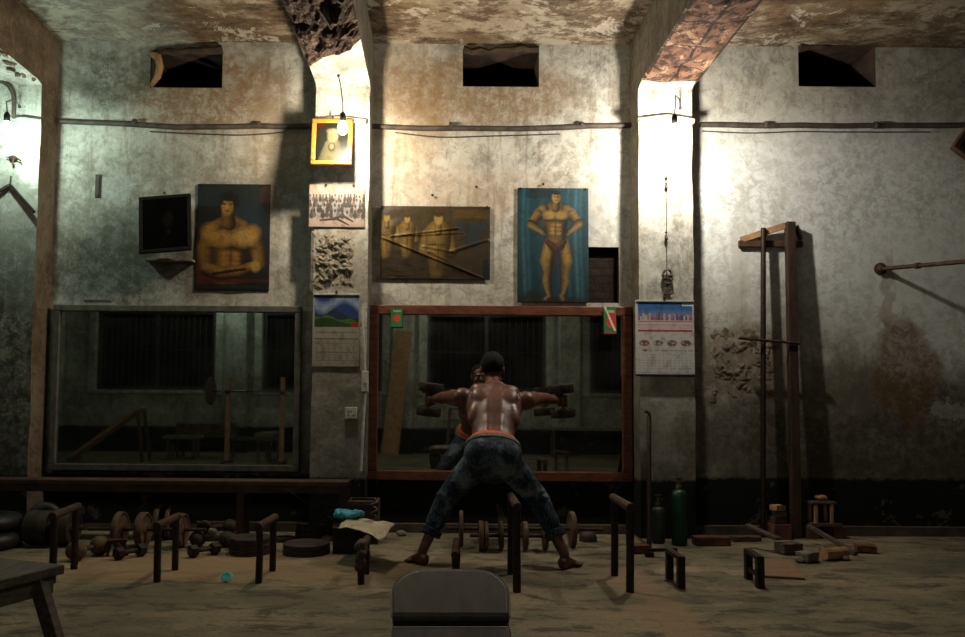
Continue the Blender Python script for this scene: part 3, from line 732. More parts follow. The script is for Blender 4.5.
for i in range(30):
    if R.random() > .2: A.rect(.24+.025*i, .662, .24+.025*i+.017, .684, (120, 108, 116), .7)
for j in range(6):
    for i in range(14): A.rect(.05+.066*i, .725+.036*j, .05+.066*i+.035, .737+.036*j, (140, 144, 156) if i % 7 else (190, 120, 120), .6)
A.rect(0, .955, 1, .975, (170, 176, 186), .8).fade(.85)
t = thing('wall_calendar', 'wall calendar with a blue city skyline on the right pilaster', 'calendar', o, 0, 'wall calendars')
obj('printed_sheet', A.mesh(lambda u, v: .002+.012*v*v), M['print'], t, smooth=True, solid=.002); cal_rings(t, w)
obj('bottom_roll', B().tube([(-w/2, -.014, -h), (w/2, -.014, -h)], .009, 8), M['black'], t); nails(t, [(0, .014)])
# dried garland and twine above it
p0, p1 = P(666, 140, -PD-.01), P(667, 283, -PD-.012)
t = thing('garland', 'dried garland on a string hanging above the city calendar', 'garland', p1, 0)
obj('hanging_string', B().tube([V((p0.x-p1.x, .004, p0.z-p1.z)), V((0, 0, 0))], .0025, 5), M['cable'], t)
b = B()
for q in range(26):
    a_ = q/26*2*PI; b.ball((.035*math.cos(a_), -.012, .045+.055*math.sin(a_)), R.uniform(.007, .013), sub=1)
for _ in range(8): b.ball((R.uniform(-.02, .02), -.012, .04+R.uniform(-.03, .03)), R.uniform(.008, .014), sub=1)
obj('flower_wreath', b.jitter(.006, 60), M['dry'], t)
b = B().prism([(-.035, 0, -.09), (.04, 0, -.09), (.012, 0, -.01), (-.008, 0, -.01)], (0, -.014, 0)); b.sub(1).jitter(.006, 40)
obj('leaf_tassel', b, M['dry'], t)
for pz in (178, 184, 188, 233, 239): obj('bead', B().ball((P(666, pz, -PD-.01).x-p1.x, -.006, P(666, pz, -PD).z-p1.z), R.uniform(.009, .015), sub=2), M['rag'], t)


# gold framed portrait
o, w, h = box_px(314, 122.5, 353.5, 171, -PD-.02)
t = thing('framed_portrait', 'gold framed portrait picture hanging below the middle bulb', 'picture', V((o.x, -PD-.02, o.z)), 0, 'framed pictures')
t.rotation_euler = (math.radians(-9), 0, 0); t.location.y = -PD-.022-.0*h
t.location = (o.x, -PD-.085, o.z)
fw = .034
b = B()
for c_, s_ in (((0, 0, -fw/2), (w, .03, fw)), ((0, 0, -h+fw/2), (w, .03, fw)), ((-w/2+fw/2, 0, -h/2), (fw, .0299, h-2*fw)), ((w/2-fw/2, 0, -h/2), (fw, .0299, h-2*fw))): b.box(c_, s_)
obj('picture_frame', b, M['gold'], t, bevel=.007)
A = Art(w-2*fw+.01, h-2*fw+.01, 90).bg((66, 66, 52), (40, 44, 34)); W_ = A.w/A.h
A.ell(W_*.12, .05, .12, .09, (140, 30, 20), .9).limb([(W_*.52, .62), (W_*.5, 1.0)], [.20, .33], (176, 168, 120), (96, 96, 66)).ell(W_*.52, .34, .13, .17, (196, 182, 136), 1, .3).ell(W_*.5, .22, .13, .07, (206, 196, 160), .9, .5)
A.ell(W_*.5, .64, .09, .12, (60, 52, 40), .9, .3).ell(W_*.5, .62, .05, .07, (186, 166, 124), 1, .3).grain(.08).fade(.13)
obj('portrait_print', A.mesh(), M['gloss_print'], t).location = (0, -.006, -fw+.005)
obj('backing_board', B().box((0, .008, -h/2), (w-.02, .008, h-.02)), M['oldwood'], t); nails(t, [(0, .02)])
# black framed picture, askew
o, w, h = box_px(145.5, 199.5, 195, 258, -.03)
t = thing('framed_portrait', 'black framed dark picture hanging askew beside the torso poster', 'picture', (o.x-.02, -.11, o.z+.01), 0, 'framed pictures')
t.rotation_euler = (math.radians(-8), math.radians(-5), 0); fw = .03
b = B()
for c_, s_ in (((0, 0, -fw/2), (w, .026, fw)), ((0, 0, -h+fw/2), (w, .026, fw)), ((-w/2+fw/2, 0, -h/2), (fw, .0259, h-2*fw)), ((w/2-fw/2, 0, -h/2), (fw, .0259, h-2*fw))): b.box(c_, s_)
obj('picture_frame', b, M['matte_black'], t, bevel=.005)
A = Art(w-2*fw+.01, h-2*fw+.01, 70).bg((20, 17, 13), (15, 13, 11)); W_ = A.w/A.h
A.limb([(W_*.55, .62), (W_*.55, .95)], [.14, .2], (26, 22, 16), (16, 13, 10)).ell(W_*.57, .42, .1, .15, (44, 37, 27), 1, .4).ell(W_*.58, .66, .04, .05, (54, 50, 40), .8, .4).fade(.3)
obj('portrait_print', A.mesh(), M['matte_print'], t).location = (0, -.006, -fw+.005)
obj('backing_board', B().box((0, .008, -h/2), (w-.02, .008, h-.02)), M['oldwood'], t); nails(t, [(0, .02)])
o2, w2, h2 = box_px(147, 259, 194, 263, -.04)
tag(obj('picture_shelf', B().box((o2.x, -.045, o2.z-.012), (w2, .085, .022)).sub(3).jitter(.006, 20), M['stone'], bevel=.004), 'small pale stone ledge on the wall under the black framed picture', 'ledge')
# picture frame at the right edge
c0 = P(973, 146, -.17)
t = thing('framed_portrait', 'brown wooden frame hanging tilted at the right photo edge', 'picture', c0, 0, 'framed pictures'); t.rotation_euler = (math.radians(-8), math.radians(38), 0)
b = B()
for s in (-1, 1): b.box((s*.11, 0, 0), (.045, .05, .26)); b.box((0, 0, s*.11), (.175, .0499, .04))
obj('picture_frame', b, M['wood'], t, bevel=.005); obj('portrait_print', B().box((0, .006, 0), (.18, .01, .18)), M['castiron'], t); nails(t, [(-.06, .15)])

# ------------------------------------------------------------------ conduit and cables
YW = -.03; yp = -PD-.03
def conduit(name, label, px, mat=None):
    pts = [P(*q) for q in px]
    t = thing(name, label, 'conduit', pts[0], 0, 'conduits on the front wall')
    b = B(); dense = []
    for a, c in zip(pts, pts[1:]):
        n = max(1, int((c-a).length/.18))
        dense += [a.lerp(c, i/n)+V((0, 0, .004*R.uniform(-1, 1))) for i in range(n)]
    dense.append(pts[-1]); b.tube(dense, .021, 10)
    obj('pipe', b, M[mat or 'pipe'], t, world=True, smooth=True)
    n = int((pts[-1]-pts[0]).length/.75)
    for i in range(n):
        p = pts[0].lerp(pts[-1], (i+.6)/n)
        obj('rail_clamp', B().lathe([(.024, -.013), (.028, -.01), (.028, .01), (.024, .013)], p, 'X', 12).box(p+V((0, .012, .022)), (.02, .03, .02)), M['pipe'], t, world=True)
    return t
conduit('conduit_pipe', 'grey conduit pipe on the wall above the grey mirror bay', [(60, 121, YW), (180, 127, YW), (309, 126, YW)])
conduit('conduit_pipe', 'grey conduit pipe on the wall between the middle and right pilasters', [(372, 126, YW), (390, 127.5, YW), (500, 129, YW), (634, 125, YW)])
conduit('conduit_pipe', 'grey conduit pipe on the wall right of the right pilaster', [(700, 125, YW), (820, 126, YW), (968, 125, YW), (1250, 126, YW)])
conduit('conduit_pipe', 'short conduit pipe crossing the middle pilaster above the gold frame', [(311, 122, yp), (340, 119, yp), (366, 122, yp)], 'pale_pipe')
conduit('conduit_pipe', 'short conduit pipe crossing the right pilaster behind its bulb', [(638, 120, yp), (667, 117, yp), (694, 121, yp)], 'pale_pipe')
def cable(label, px, r=.005, name='cable', sag=None):
    pts = [P(*q) for q in px]; d = []
    for i in range(len(pts)-1):
        p0 = pts[max(i-1, 0)]; p1, p2 = pts[i], pts[i+1]; p3 = pts[min(i+2, len(pts)-1)]
        for k_ in range(8):
            s = k_/8; d.append(.5*((2*p1)+(p2-p0)*s+(2*p0-5*p1+4*p2-p3)*s*s+(3*p1-p0-3*p2+p3)*s**3))
    d.append(pts[-1])
    return tag(obj(name, B().tube(d, r, 6), M['cable'], smooth=True), label, 'cable', 'loose cables under the conduits')
cable('thin loose cable sagging under the conduit above the grey mirror', [(150, 131.5, -.02), (180, 133, -.02), (235, 135, -.02), (262, 134, -.02), (285, 132, -.02)], name='hanging_cable')
cable('thin loose cable sagging under the conduit left of the blue poster', [(395, 132.5, -.02), (440, 137, -.02), (490, 136, -.02), (560, 134, -.02)], name='hanging_cable')
cable('thin loose cable under the conduit right of the right pilaster', [(702, 131, -.02), (750, 133, -.02), (800, 131.5, -.02), (840, 132, -.02), (930, 132, -.02)], name='hanging_cable')
# left pilaster hardware
t = thing('conduit_elbow', 'grey bent conduit pipe on the left pilaster beside the cool bulb', 'conduit', P(6, 120, yp), 0)
obj('pipe', B().tube([P(-6, 80, yp), P(3, 82, yp), P(9, 86, yp), P(13, 93, yp), P(14, 102, yp), P(13.5, 118, yp)], .016, 8), M['pipe'], t, world=True, smooth=True)
obj('rail_wire', B().tube([P(13, 117, yp), P(25, 116.5, yp), P(40, 119, yp)], .006, 6), M['pipe'], t, world=True)
t = thing('wall_hook', 'rusty iron hook on the left pilaster below the cool bulb', 'hook', P(13, 158, -PD-.02), 0)
b = B().ball((0, 0, 0), (.035, .02, .022), sub=2); b.tube([(0, 0, 0), (.05, -.02, -.01), (.075, -.02, -.03)], .006, 6); b.tube([(0, 0, 0), (-.05, -.01, .005)], .005, 6); b.tube([(0, 0, 0), (.01, -.01, -.06)], .008, 6)
obj('hanging_hook', b.jitter(.006, 40), M['rust'], t)
t = thing('wall_bracket', 'dark V-shaped iron bracket on the left pilaster', 'bracket', P(9, 186, -PD-.015), 0)
for q in ((-16, 200), (34, 212)):
    obj('hanging_arm', B().bar(P(10, 185, -PD-.02), P(*q, -PD-.05), .022, .02), M['iron'], t, world=True)
obj('hanging_nail', B().tube([P(10, 185, -PD-.012), P(11, 176, -PD-.012)], .006, 6), M['iron'], t, world=True)

# ------------------------------------------------------------------ mirrors
def mirror_glass(name, c, dust):
    k = N(name); f = k.noise(3, 7, .7); d = k.ramp(f, .4, .8, dust*.3, dust)
    k.out(k.mix(d, c, (.10, .10, .085)), k.ramp(f, .3, .8, .01, .05), k.math('SUBTRACT', 1.0, d)); return k.m
def mirror(label, outer, fwid, mat, glass, y, fd, lean):
    # outer: photo corners (x0, y0, x1, y1)
    o, w, h = box_px(*outer, y)
    t = thing('wall_mirror', label, 'mirror', (o.x, -.012, o.z-h), 0, 'large wall mirrors')
    for nme, c_, s_ in (('frame_rail', (0, 0, h-fwid/2), (w, fd, fwid)), ('frame_rail', (0, 0, fwid/2), (w, fd, fwid)),
                   ('frame_stile', (-w/2+fwid/2, 0, h/2), (fwid, fd, h-2*fwid)), ('frame_stile', (w/2-fwid/2, 0, h/2), (fwid, fd, h-2*fwid))):
        obj(nme, B().box((c_[0], -fd/2, c_[2]), s_), mat, t, bevel=.006)
    g = obj('mirror_glass', B().box((0, -fd*.45, h/2), (w-2*fwid+.01, .006, h-2*fwid+.01)), glass, t)
    return t, w, h
mirror('large wall mirror in a grey wooden frame, left of the middle pilaster', (54, 304.5, 299, 472), .052, M['frame_grey'], mirror_glass('old_mirror', (.46, .52, .48), .035), -.05, .05, 0)
tm, mw, mh = mirror('large wall mirror in a red-brown wooden frame, behind the man', (369.5, 305, 632.5, 482), .075, M['frame_red'], mirror_glass('mirror_silver', (.60, .62, .57), .025), -.05, .055, 0)
def sticker(px, label):
    o, w, h = box_px(*px, -.075)
    A = Art(w, h, 40).bg((36, 116, 66), (30, 104, 58)); A.ell(.5*w/h, .55, .26*w/h*1.2, .2, (190, 54, 40), 1, .2).rect(.2, .12, .85, .2, (150, 170, 130))
    if 'curled' in label: A.put(((A.u-.1) > A.v*.9)*(A.u < .95)*(A.v > .2)*1.0, (176, 44, 36)).put((np.abs(A.u-.1-A.v*.9) < .08)*1.0, (200, 200, 180)).rect(0, .9, 1, 1, (120, 70, 40))
    t = thing('hanging_pennant', label, 'pennant', o, 0, 'small green pennants on the mirror frame')
    obj('printed_sheet', A.mesh(lambda u, v: .004+.012*v*v), M['print'], t, solid=.002)
sticker((391, 308, 402.5, 327), 'small green pennant with a red dot at the mirror\'s upper left corner')
sticker((603.5, 307, 616, 334), 'small curled green and red pennant at the mirror\'s upper right corner')
# odds on top of the grey mirror
o, w, h = box_px(85, 297.5, 112, 303.5, -.035)
tag(obj('wooden_strip', B().box((o.x, -.04, o.z-h/2-.004), (w, .03, .02)), M['frame_grey'], bevel=.003), 'thin wooden strip lying on top of the grey mirror', 'strip')
# electrics on the middle pilaster
o, w, h = box_px(361.5, 371, 368.5, 392, -PD-.03)
t = thing('switch_box', 'white switch box on the right edge of the middle pilaster', 'switch', (o.x, -PD-.004, o.z-h), 0)
obj('switch_body', B().box((0, -.02, h/2), (w*.9, .04, h)), M['white_plastic'], t, bevel=.006); obj('switch_rocker', B().box((0, -.043, h*.55), (w*.4, .01, h*.25)), M['white_plastic'], t, bevel=.002)
a_, c_ = P(363, 371, -PD-.012), P(361, 471, -PD-.012)
obj('conduit', B().tube([V((0.0, -.010, h)), V((a_.x-o.x-.01, -.010, P(365, 312, -PD).z-(o.z-h)))], .009, 8), M['white_plastic'], t)
obj('conduit', B().tube([V((0.0, -.010, 0)), V((c_.x-o.x, -.010, c_.z-(o.z-h)))], .011, 8), M['white_plastic'], t)
o, w, h = box_px(345, 407, 357, 419, -PD-.02)
t = thing('wall_socket', 'white wall socket low on the middle pilaster', 'socket', (o.x, -PD-.003, o.z-h), 0)
obj('socket_plate', B().box((0, -.012, h/2), (w, .024, h)), M['white_plastic'], t, bevel=.005)
for x_, z_ in ((-.02, .3), (.02, .3), (0, .65), (-.02, .65)): obj('socket_hole', B().tube([(x_, -.022, h*z_), (x_, -.026, h*z_)], .006, 8), M['black'], t)
# bar sticking out of the right wall
a_ = P(880, 269, -.008); q = V((3.66, -.80, a_.z-.075)); q = P(966, 261.5, -.80)
d_ = (q-a_); e_ = a_+d_*1.5
t = thing('pull_up_bar', 'rusty iron bar sticking out of the right wall', 'bar', a_, 0)
obj('rail', B().tube([a_-V((0.045, .0, -.0)), a_, e_], .017, 10), M['rust'], t, world=True, smooth=True)
obj('wall_flange', B().lathe([(.05, 0), (.05, -.012), (.03, -.02), (.02, -.04)], a_, 'Y', 14), M['rust'], t, world=True, smooth=True)
obj('rail_collar', B().tube([a_.lerp(e_, .30), a_.lerp(e_, .33)], .024, 10), M['rust'], t, world=True)
# ------------------------------------------------------------------ the man
def fuse(b, voxel, smooth=2, decimate=None):
    "melt overlapping volumes into one continuous skin"
    me = bpy.data.meshes.new('tmp'); b.bm.to_mesh(me); b.bm.free()
    o = bpy.data.objects.new('tmp', me); COL.objects.link(o)
    r = o.modifiers.new('r', 'REMESH'); r.mode = 'VOXEL'; r.voxel_size = voxel
    if smooth:
        q = o.modifiers.new('s', 'SMOOTH'); q.iterations = smooth; q.factor = .5
    bpy.context.view_layer.update()
    dg = bpy.context.evaluated_depsgraph_get()
    m2 = bpy.data.meshes.new_from_object(o.evaluated_get(dg))
    bpy.data.objects.remove(o); bpy.data.meshes.remove(me)
    n = B(); n.bm.from_mesh(m2); bpy.data.meshes.remove(m2)
    return n
k = N('skin'); f = k.noise(22, 6, .6)
k.out(k.mix(k.ramp(f, .35, .65), (.140, .050, .029), (.095, .033, .020)), k.ramp(f, .3, .7, .36, .5), spec=.5)
k.bump(f, .12, .01); M['skin'] = k.m
k = N('denim'); f = k.noise(5.5, 6, .65); g = k.noise(90, 3, .6, k.scale((1, 1, .25)))
c = k.mix(k.ramp(f, .47, .62), (.014, .022, .040), (.14, .185, .225)); c = k.mix(k.ramp(g, .45, .7, 0, .35), c, (.17, .2, .24))
k.out(c, .9, spec=.15); k.bump(g, .3, .006); M['denim'] = k.m
M['orange'] = plain('orange_cloth', (.85, .13, .025), (.6, .08, .015), 40, .8, 0, .3)
M['hair'] = plain('black_hair', (.003, .0025, .002), (.006, .005, .004), 60, .7, 0, .6, (1, 1, 4), .15)

PEL = V((.325, -1.39, .685)); SHO = V((.365, -.985, 1.10))
ax = (SHO-PEL).normalized(); sx = V((1, 0, 0)); sx = (sx-ax*sx.dot(ax)).normalized(); nb = sx.cross(ax)   # nb points out of the back
LT = (SHO-PEL).length
def T(t, s=0.0, n=0.0): return PEL+ax*t+sx*s+nb*n
def torso_rings(secs, seg=28, grow=0.0):
    r = []
    for t, hw, hd, off in secs:
        r.append([T(t, (hw+grow)*math.copysign(abs(math.cos(a))**.85, math.cos(a)), off+(hd+grow)*math.sin(a)) for a in (2*PI*q/seg for q in range(seg))])
    return r
SECS = [(-.10, .10, .085, -.01), (-.05, .145, .11, 0), (0, .165, .118, 0), (.06, .158, .108, 0), (.12, .140, .095, 0), (.18, .132, .088, 0), (.25, .142, .095, -.004), (.33, .166, .105, -.008),
        (.41, .186, .110, -.012), (.48, .196, .102, -.014), (.53, .165, .085, -.012), (.57, .085, .06, -.005), (.60, .05, .045, 0)]
SL, SR = T(.505, -.208, -.005), T(.505, .208, -.005)
EL, ER = V((.040, -.74, 1.055)), V((.700, -.75, 1.055))
HLp, HRp = P(430, 399.5, -.50), P(562, 401, -.52)          # grip centres
hd = {'L': HLp, 'R': HRp}
HEAD = V((.362, -.795, 1.250)); fz = V((0, .93, -.10)).normalized()    # face direction: to the mirror
up = V((0, .12, .99)).normalized()
HM = Matrix((V((1, 0, 0)), fz, up)).transposed()                       # head local: x right, y face, z up
HL = {'L': (V((.240, -1.375, .655)), V((.050, -1.17, .415)), P(422.5, 553, -1.24)), 'R': (V((.410, -1.375, .655)), V((.630, -1.19, .415)), P(564.5, 555, -1.33))}
FD = {'L': V((-.62, .75, 0)).normalized(), 'R': V((.66, .72, 0)).normalized()}

body = B()
body.loft(torso_rings(SECS))
for s in (-1, 1):
    for t, q, n, rr in ((.10, .036, .078, (.032, .11, .022)), (.24, .036, .074, (.030, .12, .022)), (.36, .04, .080, (.03, .10, .022))):      # spinal columns
        body.ball(T(t, s*q, n), rr, Matrix((sx, ax, nb)).transposed())
    body.ball(T(.37, s*.112, .025), (.055, .14, .055), Matrix((sx, ax, nb)).transposed() @ Matrix.Rotation(s*.22, 3, 'Z'))      # lat
    body.ball(T(.455, s*.088, .070), (.064, .08, .030), Matrix((sx, ax, nb)).transposed() @ Matrix.Rotation(-s*.5, 3, 'Z'))    # shoulder blade
    body.ball(T(.53, s*.08, .045), (.085, .05, .042), Matrix((sx, ax, nb)).transposed() @ Matrix.Rotation(s*.25, 3, 'Z'))      # trapezius
    body.ball(T(.42, s*.07, -.095), (.085, .08, .035), Matrix((sx, ax, nb)).transposed())                                          # chest
    body.ball(T(-.02, s*.075, .06), (.085, .10, .075), Matrix((sx, ax, nb)).transposed())                                          # seat
nk = HEAD + HM @ V((0, -.03, -.085))
body.cone(T(.53, 0, .0), nk, .062, .052).cone(T(.52, -.09, .02), T(.60, -.02, .02), .05, .045).cone(T(.52, .09, .02), T(.60, .02, .02), .05, .045)
# head with a face
def hl(x, y, z): return HEAD+HM @ V((x, y, z))
body.ball(hl(0, -.012, .025), (.074, .092, .088), HM).ball(hl(0, .022, -.035), (.060, .066, .074), HM).ball(hl(0, .045, -.085), (.034, .034, .026), HM)
body.ball(hl(0, .082, .028), (.052, .016, .012), HM, 2).ball(hl(0, .098, -.014), (.016, .018, .013), HM, 2).cone(hl(0, .084, .022), hl(0, .100, -.008), .009, .012)
body.ball(hl(0, .082, -.047), (.026, .012, .0075), HM, 2).ball(hl(0, .081, -.060), (.022, .012, .008), HM, 2)
for s in (-1, 1):
    body.ball(hl(s*.040, .062, -.015), (.022, .02, .016), HM, 2).ball(hl(s*.077, -.008, -.005), (.010, .022, .032), HM, 2).ball(hl(s*.05, .01, -.07), (.02, .03, .02), HM, 2)
# arms
for sd, S, E in (('L', SL, EL), ('R', SR, ER)):
    H = hd[sd]; sg = -1 if sd == 'L' else 1
    din = (H-E).normalized(); W_ = H-din*.088
    body.ball(S, (.070, .068, .066)).cone(S, S.lerp(E, .45), .056, .053).cone(S.lerp(E, .45), E, .053, .040)
    body.ball(S.lerp(E, .5)+V((0, .012, -.014)), .044, sub=2).ball(S.lerp(E, .55)+V((0, -.012, .014)), .043, sub=2)
    body.cone(E, E.lerp(W_, .3), .041, .044).cone(E.lerp(W_, .3), W_, .044, .028)
    # hand: palm, four curled fingers stacked along the handle, thumb closing from the side
    w = V((0, .0, 1)); d = (din-w*din.dot(w)).normalized(); p = V((0, -1, 0)); p = (p-d*p.dot(d)).normalized()
    if p.dot(V((0, -1, 0))) < 0: p = -p
    body.cone(W_, H-d*.045+p*.016, .026, .024)
    for i in range(4):
        z = (.033-.022*i)
        body.cone(H-d*.052+p*.012+w*z*.8, H-d*.012+p*.034+w*z, .014, .0125, 2)
        rr = .0255+.0005*i; pts = []
        for th in (20, 55, 90, 125, 160, 195, 225)[:(6 if i == 3 else 7)]:
            a = math.radians(th); pts.append(H+(p*math.cos(a)+d*math.sin(a))*(rr+.0075)+w*z)
        body.cone(H-d*.012+p*.034+w*z, pts[0], .0118, .0105, 1)
        for a, c, ra in zip(pts, pts[1:], (.0100, .0098, .0095, .009, .0088, .008)): body.cone(a, c, ra, ra-.0004, 1)
    th0 = H-d*.055+p*.004+w*.026
    tp = [th0, H-d*.040-p*.016+w*.044, H-d*.018-p*.034+w*.046, H+d*.012-p*.037+w*.045]
    for a, c, ra in zip(tp, tp[1:], (.0145, .0125, .0110)): body.cone(a, c, ra, ra-.001, 1)
# legs and bare feet
for sd in 'LR':
    h, kn, an = HL[sd]; fd = FD[sd]
    an = V((an.x, an.y, .085)); HL[sd] = (h, kn, an)
    body.cone(h, kn, .078, .05).cone(kn, kn.lerp(an, .35), .048, .048).cone(kn.lerp(an, .35), an, .047, .031)
    body.ball(kn.lerp(an, .30)-fd*.008, (.043, .043, .085)).ball(an-fd*.02+V((0, 0, -.045)), (.032, .036, .036), sub=2)
    lat = V((-fd.y, fd.x, 0))
    body.cone(an+V((0, 0, -.03)), an+fd*.09+V((0, 0, -.062)), .034, .024).cone(an-fd*.02+V((0, 0, -.058)), an+fd*.115+V((0, 0, -.066)), .028, .020)
    for i in range(5):
        q = an+fd*(.115-.007*abs(i-1))+lat*(.020*(i-2))*(1 if sd == 'L' else 1)+V((0, 0, -.070)); r_ = .0145 if i == (4 if sd == 'R' else 0) else .011
        body.cone(an+fd*.085+lat*(.017*(i-2))+V((0, 0, -.066)), q, r_+.002, r_, 1).cone(q, q+fd*.03+V((0, 0, -.002)), r_, r_*.85, 1)
bm_body = fuse(body, .0048, 5)
def calm(n, keep, it):
    vs = [v for v in n.bm.verts if keep(v.co)]
    for _ in range(it): bmesh.ops.smooth_vert(n.bm, verts=vs, factor=.5, use_axis_x=True, use_axis_y=True, use_axis_z=True)
calm(bm_body, lambda p: min((p-HLp).length, (p-HRp).length) > .14 and (p-HEAD).length > .125 and p.z > .14, 26)
zmin = min(v.co.z for v in bm_body.bm.verts)
for v in bm_body.bm.verts:
    if v.co.z < .02: v.co.z = max(v.co.z, .003)
man = thing('person', 'shirtless man in rolled blue jeans seen from behind, legs wide, lifting dumbbells before the mirror', 'person', (.325, -1.3, 0), 0)
obj('body', bm_body, M['skin'], man, world=True, smooth=True).data.set_sharp_from_angle(angle=PI)
# hair
hb = B(); hb.ball(hl(0, -.024, .035), (.081, .093, .088), HM)
for v in list(hb.bm.verts):
    q = HM.transposed() @ (v.co-HEAD)
    if q.y > .052: v.co = HEAD+HM @ V((q.x*.96, .052+(q.y-.052)*.25, q.z))
    q = HM.transposed() @ (v.co-HEAD)
    if q.z < -.03: v.co = HEAD+HM @ V((q.x*.9, q.y, -.03+(q.z+.03)*.4))
hb.jitter(.006, 40)
obj('hair', hb, M['hair'], man, world=True, smooth=True)
for s in (-1, 1):
    e = obj('eye', B().ball(hl(s*.031, .0795, .010), (.0125, .008, .0075), HM, 2), M['white_plastic'], man, world=True, smooth=True)
    obj('pupil', B().ball(hl(s*.031, .0865, .010), (.005, .003, .005), HM, 2), M['black'], e, world=True)
# jeans
j = B(); j.loft(torso_rings([(-.13, .10, .09, -.005), (-.05, .158, .125, .004), (0, .176, .13, .004), (.05, .171, .121, .004), (.075, .163, .113, .003)], grow=.004))
for s in (-1, 1): j.ball(T(-.03, s*.075, .066), (.09, .10, .08), Matrix((sx, ax, nb)).transposed())
hem = {}
for sd in 'LR':
    h, kn, an = HL[sd]; fd = FD[sd]; hm = kn.lerp(an, .47); hem[sd] = hm
    j.cone(h, h.lerp(kn, .5), .098, .082).cone(h.lerp(kn, .5), kn, .082, .067).cone(kn, hm, .068, .062)
    for q, r_ in ((.30, .086), (.52, .081), (.70, .073), (.84, .070), (.95, .071)):
        c_ = h.lerp(kn, q); j.ball(c_+V((R.uniform(-.012, .012), -.012, 0)), (r_+.004, r_+.002, .022), (R.uniform(-.35, .35), R.uniform(-.5, .5), 0), 2)
    for q in (.10, .22, .34): j.ball(kn.lerp(hm, q*2.4), (.066, .066, .015), (R.uniform(-.4, .4), R.uniform(-.4, .4), 0), 2)
jm = fuse(j, .0075, 2)
for v in jm.bm.verts:
    n_ = mnoise.noise(v.co*13+V((3, 1, 7))); v.co += v.normal*n_*.005
jeans = obj('jeans', jm, M['denim'], man, world=True, smooth=True); jeans.data.set_sharp_from_angle(angle=PI)
for sd in 'LR':
    h, kn, an = HL[sd]; hm = hem[sd]; d = (an-kn).normalized()
    obj('rolled_cuff', B().tube([hm+d*.045, hm+d*.05, hm+d*.085, hm+d*.09], [.058, .067, .066, .057], 20).jitter(.004, 14), M['denim'], jeans, world=True, smooth=True)
jw = B().loft(torso_rings([(.050, .172, .124, .003), (.056, .180, .131, .003), (.088, .172, .122, .003), (.092, .163, .113, .003)], 36))
wb = obj('waistband', jw, plain('grey_belt', (.16, .15, .14), (.07, .066, .06), 40, .8), jeans, world=True, smooth=True)
ob = B().loft(torso_rings([(.080, .150, .103, .001), (.084, .157, .110, .001), (.128, .148, .101, .001), (.132, .141, .096, .001)], 36)).jitter(.003, 20)
obj('underwear_band', ob, M['orange'], man, world=True, smooth=True)
# the pair of dumbbells
def dumbbell(root, hw, r, th, axis, mp, mg):
    a = V(axis)
    obj('grip', B().tube([-a*hw, a*hw], .0135, 12), mg, root, smooth=True)
    for s in (-1, 1):
        m = a.to_track_quat('Z', 'Y').to_matrix().to_4x4(); m.translation = a*s*(hw+th/2-.004)
        b = B().lathe([(.02, -th*.55), (r*.55, -th*.5), (r*.62, -th*.36), (r*.8, -th*.36), (r*.86, -th*.5), (r*.96, -th*.5), (r, -th*.38), (r, th*.38), (r*.96, th*.5), (r*.86, th*.5), (r*.8, th*.36), (r*.62, th*.36), (r*.55, th*.5), (.02, th*.55)], seg=28)
        b.bm.transform(m); obj('weight_plate', b, mp, root, smooth=True)
for sd, tilt, lab in (('L', (.10, -.05, 1), 'round-plate dumbbell held in the man\'s left-side hand, left of his back'), ('R', (-.08, -.05, 1), 'round-plate dumbbell held in the man\'s right-side hand, right of his back')):
    t = thing('dumbbell', lab, 'dumbbell', hd[sd], 0, 'dumbbells lifted by the man')
    dumbbell(t, .062, .092, .062, V(tilt).normalized(), M['iron'], M['chalk'])
# ------------------------------------------------------------------ low parallel bars
def parallel_bars(near, far, h, label, r=.02, mat=None, brace=False, square=False):
    a, c = G(*near), G(*far)
    t = thing('push_up_bar', label, 'push-up bar', ((a.x+c.x)/2, (a.y+c.y)/2, 0), 0, 'iron push-up bars standing on the floor')
    d = (c-a).normalized(); mat = mat or M['rust']
    for p in (a, c):
        b = B()
        if square: b.box(p+V((0, 0, h/2-.002)), (.038, .038, h-.004))
        else: b.tube([p, p+V((R.uniform(-.004, .004), 0, h*.5)), p+V((0, 0, h-.01))], r, 12)
        obj('post', b, M['iron'], t, world=True, smooth=not square)
    b = B()
    if square: b.bar(a-d*.02+V((0, 0, h)), c+d*.02+V((0, 0, h)), .04, .02)
    else: b.tube([a-d*.035+V((0, 0, h)), c+d*.035+V((0, 0, h))], r*1.12, 12)
    obj('top_rail', b, mat, t, world=True, smooth=not square)
    if brace: obj('cross_rail', B().bar(a+V((0, 0, h*.38)), c+V((0, 0, h*.38)), .02, .02), M['iron'], t, world=True)
    return t
parallel_bars((52, 583), (74, 569), .37, 'low iron push-up bar behind the wooden bench at the left edge')
parallel_bars((157, 582), (175, 570), .315, 'low iron push-up bar second from the left, beside the small barbell row')
parallel_bars((258.5, 583), (272.5, 571), .315, 'low iron push-up bar in front of the stacked round weights')
parallel_bars((361, 584), (366, 574), .20, 'low iron push-up bar under the newspaper with a rag on it')
parallel_bars((455, 584), (456.5, 569), .165, 'very short iron push-up bar half hidden behind the grey padded bench')
parallel_bars((517, 592), (511, 574), .455, 'tall iron push-up bar in front of the man between his legs', .022)
parallel_bars((630, 592), (614.5, 575.5), .455, 'tall iron push-up bar right of the man, below the right end of the red-brown mirror', .022)
parallel_bars((681, 588), (669.5, 579), .165, 'short square push-up bar in front of the green gas cylinders', mat=M['iron'], square=True)
parallel_bars((760, 588), (748.5, 579), .165, 'short square push-up bar beside the flat plywood sheet', mat=M['iron'], square=True, brace=True)

